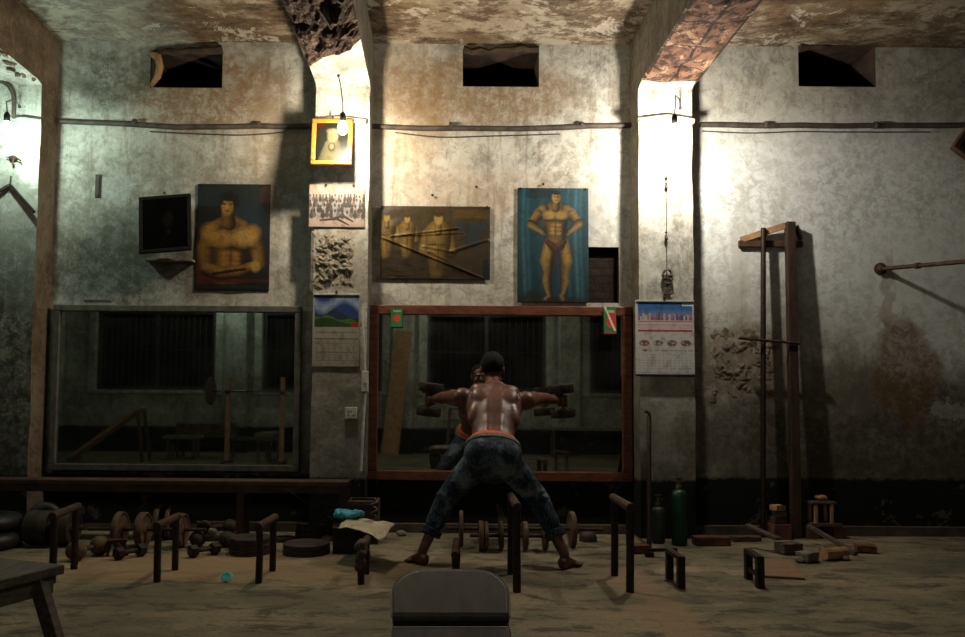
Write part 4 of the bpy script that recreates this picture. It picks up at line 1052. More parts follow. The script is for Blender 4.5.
# ------------------------------------------------------------------ barbells and loose weights
def plate(b, x, r, th, z=0.0, y=0.0, seg=30):
    return b.lathe([(.014, -th*.5), (r*.28, -th*.5), (r*.34, -th*.32), (r*.82, -th*.32), (r*.88, -th*.5), (r*.97, -th*.5), (r, -th*.36), (r, th*.36), (r*.97, th*.5), (r*.88, th*.5), (r*.82, th*.32), (r*.34, th*.32), (r*.28, th*.5), (.014, th*.5)], (x, y, z), 'X', seg)
def barbell(label, y, x0, x1, plates, mat, barmat=None):
    rmax = max(q[1] for q in plates)
    t = thing('barbell', label, 'barbell', ((x0+x1)/2, y, 0), 0, 'barbells lying along the wall')
    L = (x1-x0)/2
    obj('bar', B().tube([(-L, 0, rmax), (L, 0, rmax)], .013, 12), barmat or M['rust'], t, smooth=True)
    for x, r, th in plates:
        obj('weight_plate', plate(B(), x-(x0+x1)/2, r, th, rmax), mat, t, smooth=True)
    return t
def X(px, y): return G(px, 545).x*0+P(px, 535, y).x
ya = -.74
barbell('rusty barbell with three spaced brown plates on the floor at the left', ya, X(88, ya), X(206, ya), [(X(120, ya), .122, .04), (X(143, ya), .118, .05), (X(181, ya), .113, .05)], M['brownplate'])
yb = -.42
barbell('rusty barbell lying behind the three-plate one near the wall', yb, X(80, yb), X(196, yb), [(X(160, yb), .125, .035), (X(171, yb), .12, .03)], M['brownplate'])
yc = -.62
barbell('long rusty barbell with two thin plates on the floor behind the man', yc, X(446, yc), X(603, yc), [(X(461, yc), .126, .028), (X(572, yc), .126, .035)], M['brownplate'])
yd = -.77
barbell('short barbell with five small plates on the floor between the man\'s feet', yd, X(470, yd), X(560, yd), [(X(481, yd), .103, .03), (X(486, yd), .098, .025), (X(501, yd), .098, .026), (X(525, yd), .098, .03), (X(545, yd), .098, .028)], M['brownplate'])
ye = -.70
barbell('heavy barbell with thick brown drum plates left of the spaced plates', ye, X(22, ye), X(84, ye), [(X(41, ye), .118, .16), (X(67, ye), .124, .10)], M['castiron'])
def flat_plate(px, py, r, th, z, label, mat, group=None, rz=0.0):
    c_ = G(px, py); t = thing('weight_plate', label, 'weight plate', (c_.x, c_.y, z), rz, group)
    b = B().lathe([(.025, 0), (r*.97, 0), (r, th*.12), (r, th*.88), (r*.97, th), (r*.9, th), (r*.86, th*.85), (r*.4, th*.85), (r*.34, th), (.025, th)], seg=36)
    # bore
    v = b.bm
    obj('plate_disc', b, mat, t, smooth=True)
    obj('centre_hole', B().lathe([(.024, th*.9), (.024, th+.0012), (0, th+.0012)], seg=16), M['black'], t)
    return t
g_ = 'round iron weights stacked on the floor'
for i, (r, dx) in enumerate(((.138, 0), (.133, .005), (.136, -.003))):
    c_ = G(250.5, 553)
    t = flat_plate(250.5, 553, r, .036, .0365*i, ('bottom plate of the stack of three round iron weights', 'middle plate of the stack of three round iron weights', 'top plate of the stack of three round iron weights')[i], M['castiron'], g_)
    t.location.x += dx
flat_plate(306.5, 553, .158, .036, 0, 'lower of two wide round weights left of the newspaper', M['castiron'], g_)
flat_plate(306.5, 553, .155, .034, .0365, 'upper of two wide round weights left of the newspaper', M['castiron'], g_)
flat_plate(311, 537, .118, .05, 0, 'lower of two round weights behind the wide pair', M['castiron'], g_)
flat_plate(311, 537, .112, .045, .0505, 'upper of two round weights behind the wide pair', M['castiron'], g_)
flat_plate(283, 541, .075, .03, 0, 'small round weight lying between the two stacks', M['castiron'], g_)
def globe(px, py, r, L, ang, label, mat, z0=0.0, rr=None):
    c_ = G(px, py); t = thing('globe_dumbbell', label, 'dumbbell', (c_.x, c_.y, z0), ang, 'globe dumbbells in the heap')
    rr = rr or r; h = max(r, rr)
    obj('handle', B().tube([(-L/2, 0, r), (L/2, 0, rr)], .016, 12), M['rust'], t, smooth=True)
    obj('globe', B().ball((-L/2, 0, r), r), mat, t, smooth=True); obj('globe', B().ball((L/2, 0, rr), rr), mat, t, smooth=True)
    return t
globe(212, 547, .056, .20, .0, 'large globe dumbbell in the heap left of the round weight stack', M['castiron'])
globe(217, 534, .055, .19, .35, 'large globe dumbbell at the back of the heap by the wall', M['castiron'])
globe(239, 548, .040, .14, 1.2, 'small globe dumbbell between the heap and the round weight stack', M['castiron'])
globe(88, 558, .064, .19, 1.2, 'big brown globe dumbbell behind the leftmost push-up bar', M['brownplate'])
t = thing('weight_ball', 'small pale round weight ball resting on the globe dumbbells', 'weight ball', G(212, 547)+V((0, 0, .1035)), 0)
obj('ball', B().ball((0, 0, 0), .031), M['stone'], t, smooth=True); obj('ball_stub', B().tube([(0, 0, .028), (0, 0, .04)], .01, 8), M['rust'], t)
def block_bell(px, py, ang, label, mat):
    c_ = G(px, py); t = thing('block_dumbbell', label, 'dumbbell', (c_.x, c_.y, 0), ang, 'block dumbbells on the floor')
    obj('handle', B().tube([(-.06, 0, .042), (.06, 0, .042)], .014, 10), M['rust'], t, smooth=True)
    for s in (-1, 1):
        b = B().prism([(s*.05, .046*math.cos(a+PI/6), .042+.046*math.sin(a+PI/6)*.9) for a in (PI/3*q for q in range(6))], (s*.05, 0, 0)); obj('block_head', b, mat, t, bevel=.006)
block_bell(204, 556, .75, 'dark block dumbbell lying alone left of the stack of three weights', M['iron'])
block_bell(130, 558, .9, 'small dark block dumbbell in front of the leftmost brown plates', M['iron'])
# leg-like iron stand by the globe
c_ = G(117, 556); t = thing('iron_stand', 'small bent iron stand beside the big brown globe dumbbell', 'stand', (c_.x, c_.y, 0), .3)
obj('stand_top', B().box((0, 0, .10), (.12, .05, .02)), M['rust'], t, bevel=.004)
for s in (-1, 1): obj('leg', B().bar((s*.04, 0, .092), (s*.06, 0, 0), .022, .018), M['rust'], t)
# tyres / padded things at the far left
def tyre(px, py, R_, r_, label, rot=None):
    c_ = G(px, py); t = thing('rubber_tyre', label, 'tyre', (c_.x, c_.y, 0), 0, 'black tyres at the left')
    b = B(); n, m = 32, 12
    ring = [[b.bm.verts.new(((R_+r_*math.cos(2*PI*q/m))*math.cos(2*PI*p/n), (R_+r_*math.cos(2*PI*q/m))*math.sin(2*PI*p/n), r_*.78*math.sin(2*PI*q/m))) for q in range(m)] for p in range(n)]
    for p in range(n):
        for q in range(m): b.bm.faces.new((ring[p][q], ring[(p+1) % n][q], ring[(p+1) % n][(q+1) % m], ring[p][(q+1) % m]))
    mt = Euler(rot or (0, 0, 0)).to_matrix().to_4x4(); b.bm.transform(mt); zz = min(v.co.z for v in b.bm.verts)
    b.bm.transform(Matrix.Translation((0, 0, -zz))); obj('tread', b, M['rubber'], t, smooth=True)
    return t
tyre(-16, 548, .17, .075, 'black rubber tyre lying flat at the far left by the wall')
t_ = tyre(-16, 548, .16, .07, 'upper black rubber tyre lying on another at the far left'); t_.location.z = .125
tyre(44, 533, .085, .036, 'small black tyre leaning up near the left pilaster', (math.radians(74), 0, .5))
# teal lid
c_ = G(227, 582); t = thing('plastic_disc', 'small teal plastic disc lying on the bare floor', 'disc', (c_.x, c_.y, .002), 0)
b = B().lathe([(.03, 0), (.032, .004), (.030, .010), (.018, .012), (.016, .009), (0, .009)], seg=24); b.bm.transform(Matrix.Translation((0, 0, .026)) @ Matrix.Rotation(math.radians(55), 4, 'X')); 
obj('rim', b, M['teal'], t, smooth=True)

# ------------------------------------------------------------------ long bench under the grey mirror
y0, y1 = -.50, -.30
p1 = P(348, 482, y0); xr, zt = p1.x, p1.z; xl = -4.3
t = thing('long_bench', 'long low wooden bench running under the grey mirror', 'bench', ((xl+xr)/2, (y0+y1)/2, 0), 0)
L = (xr-xl)
obj('seat', B().box((0, 0, zt-.018), (L, y1-y0, .036)), M['wood'], t, bevel=.004)
for s in (-1, 1): obj('apron', B().box((0, s*.075, zt-.062), (L-.12, .022, .05)), M['wood'], t, bevel=.003)
xm = (xl+xr)/2
for x in (-L/2+.05, -3.8-xm, -1.45-xm, L/2-.035): obj('leg', B().box((x, 0, (zt-.036)/2), (.055, .17, zt-.037)), M['wood'], t, bevel=.004)
# thin rod leaning on the bench
a_, c_ = P(287, 489.5, -.545), G(352, 533)
tag(obj('thin_rod', B().tube([a_, c_+V((0, 0, .006))], .006, 8), M['steel'], smooth=True), 'thin steel rod leaning on the long bench left of the newspaper', 'rod')

# crate, box with newspaper and blue bag
c_ = G(367, 536); sc = F/(c_.y+6)
t = thing('wooden_crate', 'brown wooden crate at the foot of the middle pilaster behind the newspaper', 'crate', (c_.x, -.48, 0), 0)
w_, h_ = .22, .31
obj('front_panel', B().box((0, -.09, h_/2), (w_, .018, h_)), M['wood'], t, bevel=.003); obj('back_panel', B().box((0, .09, h_/2), (w_, .018, h_)), M['wood'], t, bevel=.003)
for s in (-1, 1): obj('side_panel', B().box((s*(w_/2-.009), 0, h_/2), (.018, .162, h_-.002)), M['wood'], t, bevel=.003)
obj('top_slat', B().box((0, -.102, h_-.02), (w_+.01, .012, .035)), M['oldwood'], t, bevel=.003); obj('bottom_panel', B().box((0, 0, .012), (w_-.04, .16, .02)), M['wood'], t)
b = B(); pr = P(380, 491, -.62); pts = []
for i in range(40):
    s = i/39; pts.append((c_.x+.085+.022*math.sin(s*22)*(1-s*.3), -.613+.012*math.cos(s*22), h_+.015-s*.20))
tag(obj('hanging_rope', B().tube([(c_.x+.085, -.56, h_+.012)]+pts, .008, 7), M['rope'], smooth=True), 'twisted rope hanging over the front of the wooden crate', 'rope')
c_ = G(344, 553)
t = thing('dark_box', 'dark low box standing on the floor under the newspaper', 'box', (c_.x+.03, c_.y+.06, 0), .1)
obj('box_body', B().box((0, 0, .08), (.22, .17, .16)), M['black'], t, bevel=.006); obj('box_lid', B().box((0, 0, .168), (.23, .18, .014)), M['castiron'], t, bevel=.003)
# newspaper sheet draped over the box and the push-up bar
zz = .20
k = N('newsprint'); q = k.noise(60, 3, .5, k.scale((1, 3, 1))); v_ = k.noise(7, 4, .6)
cc = k.mix(k.ramp(q, .5, .58, 0, .6), (.60, .52, .38), (.25, .21, .16)); cc = k.mix(k.ramp(v_, .58, .62, 0, .8), cc, (.22, .13, .16)); k.out(cc, .85, spec=.2)
bx = c_.x+.03; by = c_.y+.06
ys = G(361, 584).y; yf = G(366, 574).y; xb_ = G(363, 579).x
c00, c10, c11, c01 = P(337, 528, -1.2), P(382, 544, -1.46), P(395, 525, -1.15), P(349, 517, -.78)
b = B(); n = 22; g = []
for jv in range(n+1):
    row = []
    for iu in range(n+1):
        u, v2 = iu/n, jv/n
        p = c00*(1-u)*(1-v2)+c10*u*(1-v2)+c11*u*v2+c01*(1-u)*v2
        p = p+V((0, 0, .016*mnoise.noise(V((u*4, v2*4, 2)))+.02*abs(math.sin(u*7+v2*2))*u+.03*math.sin(PI*u)*(1-v2)))
        if p.x < bx+.14 and by-.13 < p.y < by+.12: p.z = max(p.z, .185)
        row.append(b.bm.verts.new(p))
    g.append(row)
for a, d_ in zip(g, g[1:]):
    for i in range(n): b.bm.faces.new((a[i], a[i+1], d_[i+1], d_[i]))
tag(obj('newspaper', b, k.m, smooth=True, solid=.0015), 'crumpled newspaper sheet spread over the dark box and a push-up bar', 'newspaper')
pb = P(349, 521, by+.02)
b = B()
for i in range(9): b.ball((bx-.085+i*.019, by+.0+R.uniform(-.03, .03), .250+R.uniform(-.004, .012)), (R.uniform(.025, .05), .045, R.uniform(.022, .036)), (0, R.uniform(-.4, .4), 0), 2)
bb = fuse(b, .006, 1)
for v in bb.bm.verts: v.co += v.normal*.010*mnoise.noise(v.co*32); 
tag(obj('plastic_bag', bb, M['bluebag'], smooth=True), 'crumpled blue plastic bag lying on the newspaper', 'bag')
# rag on the bar
b = B(); x_ = G(361, 584).x; y_ = G(361, 584).y
for q in range(7): b.ball((x_+R.uniform(-.03, .02), y_+R.uniform(-.045, .0), .21-.018*q), (.024, .028, .03), (R.random(), R.random(), 0), 2)
b.ball((x_, y_+.02, .226), (.03, .06, .016))
rb = fuse(b, .006, 1)
for v in rb.bm.verts: v.co += v.normal*.007*mnoise.noise(v.co*40)
tag(obj('hanging_rag', rb, M['rag'], smooth=True), 'dirty brown rag hanging over the push-up bar at the newspaper', 'rag')
for px, py, lab in ((327, 541, 'pale stone chip on the floor left of the dark box'), (402, 536, 'loose brick piece on the floor right of the wooden crate')):
    c_ = G(px, py); tag(obj('stone_chip', B().ball((c_.x, c_.y, .02), (.045, .03, .02), sub=3).jitter(.01, 25), M['stone'], smooth=False), lab, 'stone', 'loose stones along the wall')
c_ = G(588, 541); t = thing('weight_ball', 'half buried round iron weight right of the barbell plates behind the man', 'weight ball', (c_.x, c_.y, 0), 0)
obj('ball', B().lathe([(.066, 0), (.066, .03), (.055, .058), (.03, .074), (0, .078)], seg=20), M['castiron'], t, smooth=True); obj('ball_knob', B().ball((0, 0, .08), .012, sub=2), M['rust'], t)

# ------------------------------------------------------------------ gas cylinders, rod, bricks
def cylinder(px, py, r, h, label, mat, cap):
    c_ = G(px, py); t = thing('gas_cylinder', label, 'gas cylinder', (c_.x, c_.y, 0), 0, 'small gas cylinders by the right pilaster')
    obj('tank', B().lathe([(r*.8, 0), (r*.95, .006), (r, .02), (r, h-r*.9), (r*.95, h-r*.5), (r*.75, h-r*.15), (r*.42, h), (r*.36, h+.012), (0, h+.012)], seg=28), mat, t, smooth=True)
    obj('neck_ring', B().lathe([(r*.30, h+.01), (r*.40, h+.014), (r*.40, h+.032), (r*.28, h+.036), (0, h+.036)], seg=18), cap, t, smooth=True)
    v = obj('valve', B().lathe([(.012, h+.034), (.012, h+.07), (.008, h+.076), (0, h+.076)], seg=12).tube([(0, 0, h+.052), (.03, 0, h+.052)], .007, 8), M['brass'], t, smooth=True)
    obj('hand_wheel', B().lathe([(.0, h+.074), (.024, h+.076), (.027, h+.082), (.024, h+.088), (0, h+.09)], seg=14), M['iron'], v, smooth=True)
cylinder(679.5, 545, .054, .40, 'tall green gas cylinder in front of the right pilaster', M['green_gas'], M['stone'])
cylinder(658.5, 543, .048, .265, 'short grey-green gas cylinder left of the tall green one', M['grey_gas'], M['stone'])
a_ = P(649, 416, -PD-.06); c_ = G(649, 549)
t = thing('iron_rod', 'dark iron rod leaning against the right pilaster', 'rod', c_, 0)
obj('rod_shaft', B().tube([c_+V((0, 0, .003)), a_], .017, 10), M['iron'], t, world=True, smooth=True)
obj('rod_hook', B().tube([a_, a_+V((0, -.01, .02)), a_+V((-.03, -.012, .035))], .011, 8), M['iron'], t, world=True)
def block(name, px, py, size, rz, mat, label, cat, z=0.0, jit=.006, grp=None):
    c_ = G(px, py); b = B().box((0, 0, size[2]/2), size); b.sub(3).jitter(jit, 18)
    zmn = min(v.co.z for v in b.bm.verts)
    b.bm.transform(Matrix.Translation((c_.x, c_.y, z-zmn)) @ Matrix.Rotation(rz, 4, 'Z'))
    return tag(obj(name, b, mat, bevel=.004), label, cat, grp)
block('brick_slab', 711, 545, (.25, .11, .06), 0, M['brick'], 'red brick slab on the floor right of the green cylinder', 'brick')
block('brick_slab', 640, 553, (.12, .09, .055), .05, M['brick'], 'red brick piece on the floor beside the leaning iron rod', 'brick')
c_ = G(662, 557); t = thing('iron_bar', 'short iron bar lying on a block before the gas cylinders', 'bar', (c_.x, c_.y, 0), 0)
obj('bar_shaft', B().bar((-.10, 0, .045), (.10, .0, .05), .022, .022), M['iron'], t, bevel=.003); obj('bar_foot', B().box((-.085, 0, .0175), (.05, .05, .035)), M['iron'], t, bevel=.003); obj('bar_foot', B().box((.085, 0, .0185), (.03, .04, .037)), M['iron'], t, bevel=.003)
# plywood sheet
q = [G(763, 562), G(790, 563), G(805, 580.5), G(764, 578)]
tag(obj('plywood_sheet', B().prism([(p.x, p.y, .004) for p in q], (0, 0, .012)), M['ply'], bevel=.002), 'flat sheet of plywood lying on the floor beside a short push-up bar', 'board')

# ------------------------------------------------------------------ wooden rack on the right wall
YT, YBASE = -.06, -.17
base = G(796, 542); base = V((P(796, 533, YBASE).x, YBASE, 0)); top = P(790, 226, YT)
t = thing('wooden_rack', 'tall wooden post rack with a triangular top bracket fixed to the right wall', 'rack', base, 0)
tp = top.copy()
obj('main_post', B().bar(base+V((0, 0, .004)), tp+V((0, 0, .03)), .07, .055, (0, 1, 0)), M['darkwood'], t, world=True, bevel=.004)
w1, w2 = P(741, 240, -.02), P(801, 247, -.02)
obj('bracket_board', B().bar(w1, tp+V((-.045, -.01, 0)), .025, .05), M['palewood'], t, world=True, bevel=.003)
obj('bracket_board', B().bar(w2+V((.0, 0, .06)), tp+V((.05, .0, 0)), .025, .035), M['wood'], t, world=True, bevel=.003)
obj('wall_batten', B().bar(w1+V((-.02, 0, -.03)), V((w2.x+.01, -.02, w1.z-.03)), .03, .05), M['wood'], t, world=True, bevel=.003)
m1 = w1.lerp(tp, .42)
obj('thin_pole', B().tube([V((P(763, 535, -.16).x, -.16, .003)), m1+V((0, -.035, .04))], .02, 10), M['iron'], t, world=True, smooth=True)
yr = YT+(YBASE-YT)*.38-.045
obj('cross_rail', B().tube([P(739, 338, yr), P(800, 343.5, yr)], .011, 8), M['rust'], t, world=True, smooth=True)
# clutter between the rack and the wall
def plank(name, a, b_, w, h, mat, label, cat='plank', grp='timber scraps by the rack'):
    return tag(obj(name, B().bar(a, b_, w, h), mat, bevel=.003), label, cat, grp)
sh0, sh1 = P(811, 527, -.2), P(842, 527, -.2)
t = thing('low_shelf', 'low dark plank shelf on blocks along the wall right of the rack post', 'shelf', ((sh0.x+sh1.x)/2, -.145, 0), 0)
obj('shelf_board', B().box((0, 0, .105), (sh1.x-sh0.x, .14, .025)), M['oldwood'], t, bevel=.003)
for s in (-1, 1): obj('support_block', B().box((s*(sh1.x-sh0.x)*.42, 0, .046), (.09, .12, .092)), M['brick'], t, bevel=.004)
sx_ = P(824, 510, -.2).x
t = thing('small_stool', 'small pale wooden stool standing on the low plank shelf', 'stool', (sx_, -.145, .118), 0)
obj('seat', B().box((0, 0, .155), (.19, .13, .018)), M['oldwood'], t, bevel=.003)
for a, c_ in ((-.06, -.05), (.06, -.05), (-.06, .05), (.06, .05)): obj('leg', B().box((a, c_, .073), (.024, .024, .146)), M['palewood'], t, bevel=.002)
bx0 = P(778, 512, -.2).x
obj_ = B().box((bx0, -.21, .058), (.13, .13, .116)); obj_.sub(2).jitter(.004, 15)
tag(obj('support_brick', obj_, M['brick']), 'dark brick block under the stacked wood blocks left of the rack post', 'brick')
for i, (dx, ww, rz) in enumerate(((0, .10, .1), (.006, .09, -.15), (-.005, .085, .3))):
    b = B().box((0, 0, .02), (ww, .08, .04)); b.sub(2).jitter(.006, 20)
    b.bm.transform(Matrix.Translation((bx0+dx, -.21, .124+.046*i)) @ Matrix.Rotation(rz, 4, 'Z'))
    tag(obj('wood_block', b, M['palewood' if i == 2 else 'wood']), ('lowest of three wood blocks stacked on a brick block left of the rack post', 'middle of three wood blocks stacked on a brick block left of the rack post', 'top of three wood blocks stacked on a brick block left of the rack post')[i], 'wood block', 'wood blocks stacked beside the rack post')
b = B().ball((sx_+.01, -.145, .305), (.05, .035, .022), sub=2).jitter(.012, 30); zm = min(v.co.z for v in b.bm.verts); b.bm.transform(Matrix.Translation((0, 0, .2835-zm)))
tag(obj('wood_scrap', b, M['palewood']), 'small wood scrap lying on top of the little stool', 'scrap')
plank('wooden_plank', P(747, 525, -.58), P(779, 539, -.80), .05, .02, M['oldwood'], 'short plank leaning down to the left of the rack post').location.z = .0
a_, c_ = G(812, 545), G(856, 556)
plank('wooden_pole', a_+V((0, .05, .13)), c_+V((0, 0, .016)), .03, .03, M['oldwood'], 'wooden pole sloping to the floor right of the rack post')
t = thing('log_piece', 'short brown log with a dark end lying right of the rack', 'log', G(834, 560), .35)
obj('bark', B().tube([(-.09, 0, .043), (.09, .0, .043)], .042, 12).jitter(.008, 20), M['palewood'], t); obj('cut_end', B().lathe([(0, .088), (.036, .09), (.036, .097), (0, .098)], (0, 0, .043), 'X', 14), M['black'], t)
block('broken_brick', 808, 562, (.12, .09, .06), .5, M['stone'], 'pale broken brick on the floor right of the post foot', 'brick', jit=.012)
block('broken_brick', 866, 553, (.13, .08, .05), -.3, M['brick'], 'reddish broken brick at the right end of the scrap heap', 'brick', jit=.012)
block('wood_block', 789, 554, (.15, .11, .07), .2, M['rag'], 'rough brown wood block lying in front of the rack post foot', 'wood block', jit=.012)
block('wood_offcut', 745, 541, (.22, .09, .035), .1, M['oldwood'], 'flat wood offcut on the floor between brick slab and rack', 'offcut')
for i in range(12):
    px, py = R.uniform(805, 850), R.uniform(547, 562)
for i, (px, py) in enumerate(((822, 551), (815, 561), (846, 561), (800, 563))):
    c_ = G(px, py); r_ = R.uniform(.018, .03); b = B().ball((0, 0, 0), (r_*1.3, r_, r_*.8), (0, 0, R.random()*3), 2).jitter(.008, 40); zm = min(v.co.z for v in b.bm.verts); b.bm.transform(Matrix.Translation((c_.x, c_.y, -zm)))
    tag(obj('rubble_stone', b, M['stone']), ('rubble stone just right of the rack post foot', 'rubble stone in front of the short log', 'rubble stone right of the short log', 'rubble stone in front of the rack post foot')[i], 'stone', 'rubble stones by the rack')

# ------------------------------------------------------------------ foreground benches
# grey padded incline bench
pA, pB = P(409, 577, -3.62), P(509, 577, -3.62)
def pad_frame():
    lo_l, lo_r = P(391, 660, -3.90), P(511.5, 660, -3.90)
    hi_l, hi_r = P(405, 582, -3.62), P(516.5, 582, -3.62)
    return lo_l, lo_r, hi_l, hi_r
ll, lr, hl_, hr = pad_frame()
lo, hi = (ll+lr)/2, (hl_+hr)/2
ux = ((lr-ll)+(hr-hl_)).normalized(); uy = (hi-lo); Lp = uy.length; uy = (uy-ux*uy.dot(ux)).normalized(); uz = ux.cross(uy)
wL, wH = (lr-ll).length, (hr-hl_).length
t = thing('padded_bench', 'grey vinyl padded incline bench with a black strip in the gap between its pads in the foreground', 'bench', (lo.x, lo.y, 0), 0)
MP = Matrix((ux, uy, uz)).transposed()
def padpoly(s0, s1, round_top):
    def half(s): return (wL+(wH-wL)*s/Lp)/2
    if not round_top: return [(-half(s0), s0), (half(s0), s0), (half(s1), s1), (-half(s1), s1)]
    r = .10; h = half(s1); pts = [(-half(s0), s0), (half(s0), s0)]
    for q in range(9):
        a = q/8*PI/2; pts.append((h-r+r*math.cos(a), s1-r+r*math.sin(a)))
    for q in range(9):
        a = PI/2+q/8*PI/2; pts.append((-h+r+r*math.cos(a), s1-r+r*math.sin(a)))
    return pts
def pad(name, s0, s1, rt, th, mat, parent, off=0.0, bev=.010, grow=1.0):
    pts = [lo+MP @ V((x*grow, y, off)) for x, y in padpoly(s0, s1, rt)]
    return obj(name, B().prism(pts, uz*th), mat, parent, world=True, bevel=bev, seg=3)
band0 = Lp*.345
def along(px, py):
    "distance up the pad where a pixel row meets it"
    d = ray(px, py); n_ = uz; t_ = (lo+uz*.05-CAM).dot(n_)/d.dot(n_); return (CAM+d*t_-lo).dot(uy)
sA, sB = along(450, 626), along(450, 615)
u_ = pad('back_pad', sB, Lp, True, .05, M['vinyl'], t)
ptop = [lo+MP @ V((x*1.004, y, .045)) for x, y in padpoly(sB, Lp, True)]
obj('piping', B().tube(ptop[1:]+[ptop[0]], .0035, 6), M['piping'], u_, world=True, smooth=True)
d_ = pad('seat_pad', -.35, sA, False, .05, M['vinyl'], t)
obj('piping', B().tube([lo+MP @ V((x, sA-.004, .048)) for x in (-wL/2+.004, 0, wL/2-.006)], .003, 6), M['piping'], d_, world=True)
pad('gap_strip', sA+.001, sB-.001, False, .03, M['black'], t, 0, .003, .985)  # recessed black strip filling the gap between the two pads
obj('frame_rail', B().bar(lo+uy*(Lp-.12)-uz*.025, lo-uy*.34-uz*.025, .06, .045, uz), M['iron'], t, world=True)
up_ = lo+uy*(Lp-.16)-uz*.05
obj('leg', B().bar(up_, V((up_.x, up_.y+.16, 0)), .045, .045, (1, 0, 0)), M['iron'], t, world=True)
dn_ = lo-uy*.20-uz*.05
obj('leg', B().bar(dn_, V((dn_.x, dn_.y-.05, 0)), .045, .045, (1, 0, 0)), M['iron'], t, world=True)
obj('foot_bar', B().box((up_.x, up_.y+.16, .018), (.34, .045, .036)), M['iron'], t, world=True)
# wooden bench at the left edge
zt = .47
cn = G(65, 564.5, zt); cf = G(-3, 581, zt); dirn = (cf-cn).normalized(); side = V((dirn.y, -dirn.x, 0))
if side.x > 0: side = -side
t = thing('wooden_bench', 'old wooden bench with splayed legs at the lower left corner', 'bench', cn+dirn*.5+side*.14, 0); t.location.z = 0
Lb, Wb = 1.1, .30
def bp(l, s, z): return cn+dirn*l+side*s+V((0, 0, z-zt))
obj('seat_board', B().prism([bp(0, 0, zt-.03), bp(Lb, 0, zt-.03), bp(Lb, Wb, zt-.03), bp(0, Wb, zt-.03)], (0, 0, .03)), M['oldwood'], t, world=True, bevel=.004)
for s in (.012, Wb-.034): obj('apron', B().prism([bp(.03, s, zt-.085), bp(Lb-.03, s, zt-.085), bp(Lb-.03, s+.022, zt-.085), bp(.03, s+.022, zt-.085)], (0, 0, .056)), M['oldwood'], t, world=True, bevel=.003)
for l, dl in ((.08, -.05), (Lb-.10, .05)):
    for s, ds in ((.03, -.14), (Wb-.03, .14)): obj('leg', B().bar(bp(l, s, zt-.03), bp(l+dl, s+ds, 0), .045, .04, (1, 0, 0)), M['oldwood'], t, world=True, bevel=.003)
# ------------------------------------------------------------------ things the mirrors show, at the rear of the hall
t = thing('squat_rack', 'wooden squat rack of two uprights standing at the rear, seen in the grey mirror', 'rack', (-3.05, -6.5, 0), 0)
for s in (-1, 1):
    obj('upright', B().box((s*.45, 0, .72), (.07, .06, 1.44)), M['palewood'], t, bevel=.004); obj('foot', B().box((s*.45, 0, .03), (.08, .5, .06)), M['wood'], t, bevel=.004)
    obj('bar_hook', B().box((s*.45, .045, 1.17), (.06, .05, .03)), M['iron'], t)
obj('cross_rail', B().box((0, 0, .42), (.83, .04, .07)), M['wood'], t, bevel=.003)
t = thing('barbell', 'loaded barbell resting on the rear squat rack, seen in the grey mirror', 'barbell', (-3.05, -6.44, 1.2), 0)
obj('bar', B().tube([(-.85, 0, 0), (.85, 0, 0)], .014, 10), M['steel'], t, smooth=True)
for s in (-1, 1): obj('weight_plate', plate(B(), s*.72, .23, .05), M['brownplate'], t, smooth=True)
def flat_bench(label, loc, rz, L, W, H, mat):
    t = thing('flat_bench', label, 'bench', loc, rz, 'benches at the rear of the hall')
    obj('seat', B().box((0, 0, H-.03), (L, W, .06)), mat, t, bevel=.008)
    for a in (-1, 1):
        for c_ in (-1, 1): obj('leg', B().box((a*(L/2-.08), c_*(W/2-.05), (H-.06)/2), (.05, .05, H-.061)), M['oldwood'], t, bevel=.003)
    return t
flat_bench('pale flat bench inside the rear squat rack, seen in the grey mirror', (-3.0, -7.3, 0), 1.5, 1.1, .3, .5, M['stone'])
flat_bench('small flat bench left of the rear squat rack, seen in the grey mirror', (-4.6, -7.6, 0), 0, .62, .34, .42, M['stone'])
b = B().box((0, 0, .09), (1.0, .38, .18)).sub(2).jitter(.02, 5); zm = min(v.co.z for v in b.bm.verts); b.bm.transform(Matrix.Translation((-4.35, -8.1, .432-zm)) )
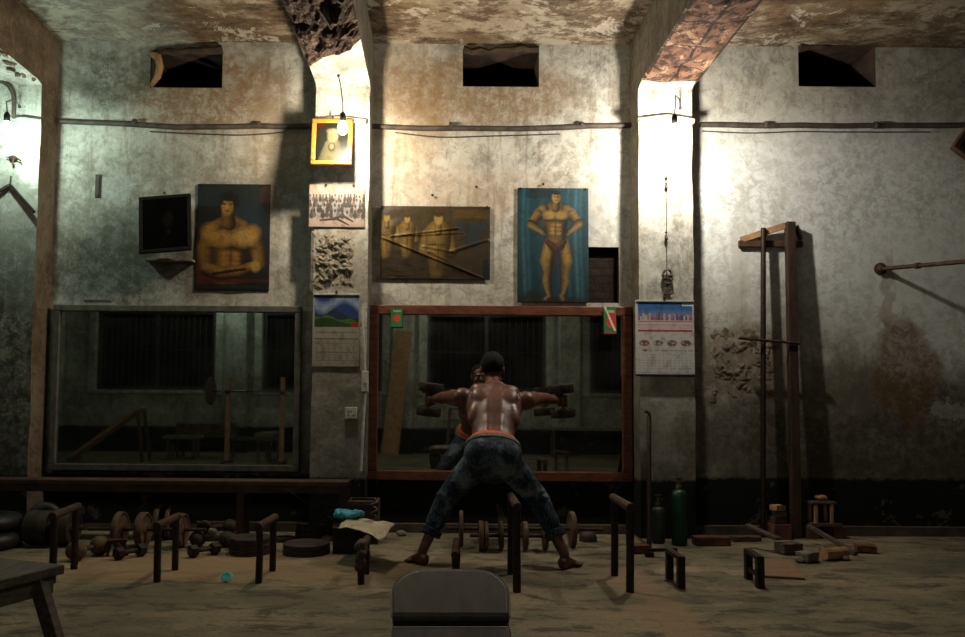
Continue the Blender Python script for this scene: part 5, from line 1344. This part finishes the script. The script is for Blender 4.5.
flat_bench('long bench under the brown sack at the rear of the hall', (-4.35, -8.1, 0), 0, 1.1, .4, .43, M['oldwood'])
tag(obj('padded_sack', b, M['brownplate'], smooth=True), 'brown padded sack lying on a rear bench, seen in the grey mirror', 'sack')
t = thing('incline_board', 'brown incline sit-up board at the rear left, seen in the grey mirror', 'incline board', (-5.6, -6.9, 0), 0)
obj('board', B().bar((-.62, 0, .08), (.55, 0, .93), .34, .05, (0, 0, 1)), M['palewood'], t, bevel=.005)
for s in (-1, 1): obj('leg', B().bar((.5, s*.14, .86), (.62, s*.17, 0), .05, .05, (1, 0, 0)), M['wood'], t)
obj('foot_rail', B().box((-.62, 0, .03), (.06, .4, .06)), M['wood'], t)
tag(obj('leaning_plank', B().bar((-.98, YB+.66, .012), (-.74, YB+.34, 2.5), .34, .035, (0, 1, 0)), M['palewood'], bevel=.004), 'wide brown plank leaning on a rear pilaster, seen in the red-brown mirror', 'plank')
t = flat_bench('long dark table bench along the rear wall, seen in the red-brown mirror', (3.1, -8.9, 0), 0, 1.9, .4, .58, M['stone'])
t = thing('step_ladder', 'dark wooden step frame at the rear behind the man, seen in the red-brown mirror', 'step frame', (.35, -8.5, 0), 0)
for s in (-1, 1): obj('side_rail', B().bar((s*.22, .2, 0), (s*.15, -.1, .95), .05, .05, (1, 0, 0)), M['oldwood'], t); obj('back_rail', B().bar((s*.20, -.35, 0), (s*.14, -.12, .93), .04, .04, (1, 0, 0)), M['oldwood'], t)
for q in (.25, .5, .75, .97): obj('rung', B().box((0, .2-.3*q, .95*q), (.42-.12*q, .06, .03)), M['oldwood'], t)
# one more push-up bar, right of the camera
t = thing('push_up_bar', 'low iron push-up bar near the camera, seen only in the red-brown mirror', 'push-up bar', (1.72, -4.7, 0), 0, 'iron push-up bars standing on the floor')
for q in (-.16, .16): obj('post', B().tube([(q*.3, q, 0), (q*.3, q, .34)], .02, 12), M['iron'], t, smooth=True)
obj('top_rail', B().tube([(-.06, -.20, .35), (.06, .20, .35)], .023, 12), M['rust'], t, smooth=True)
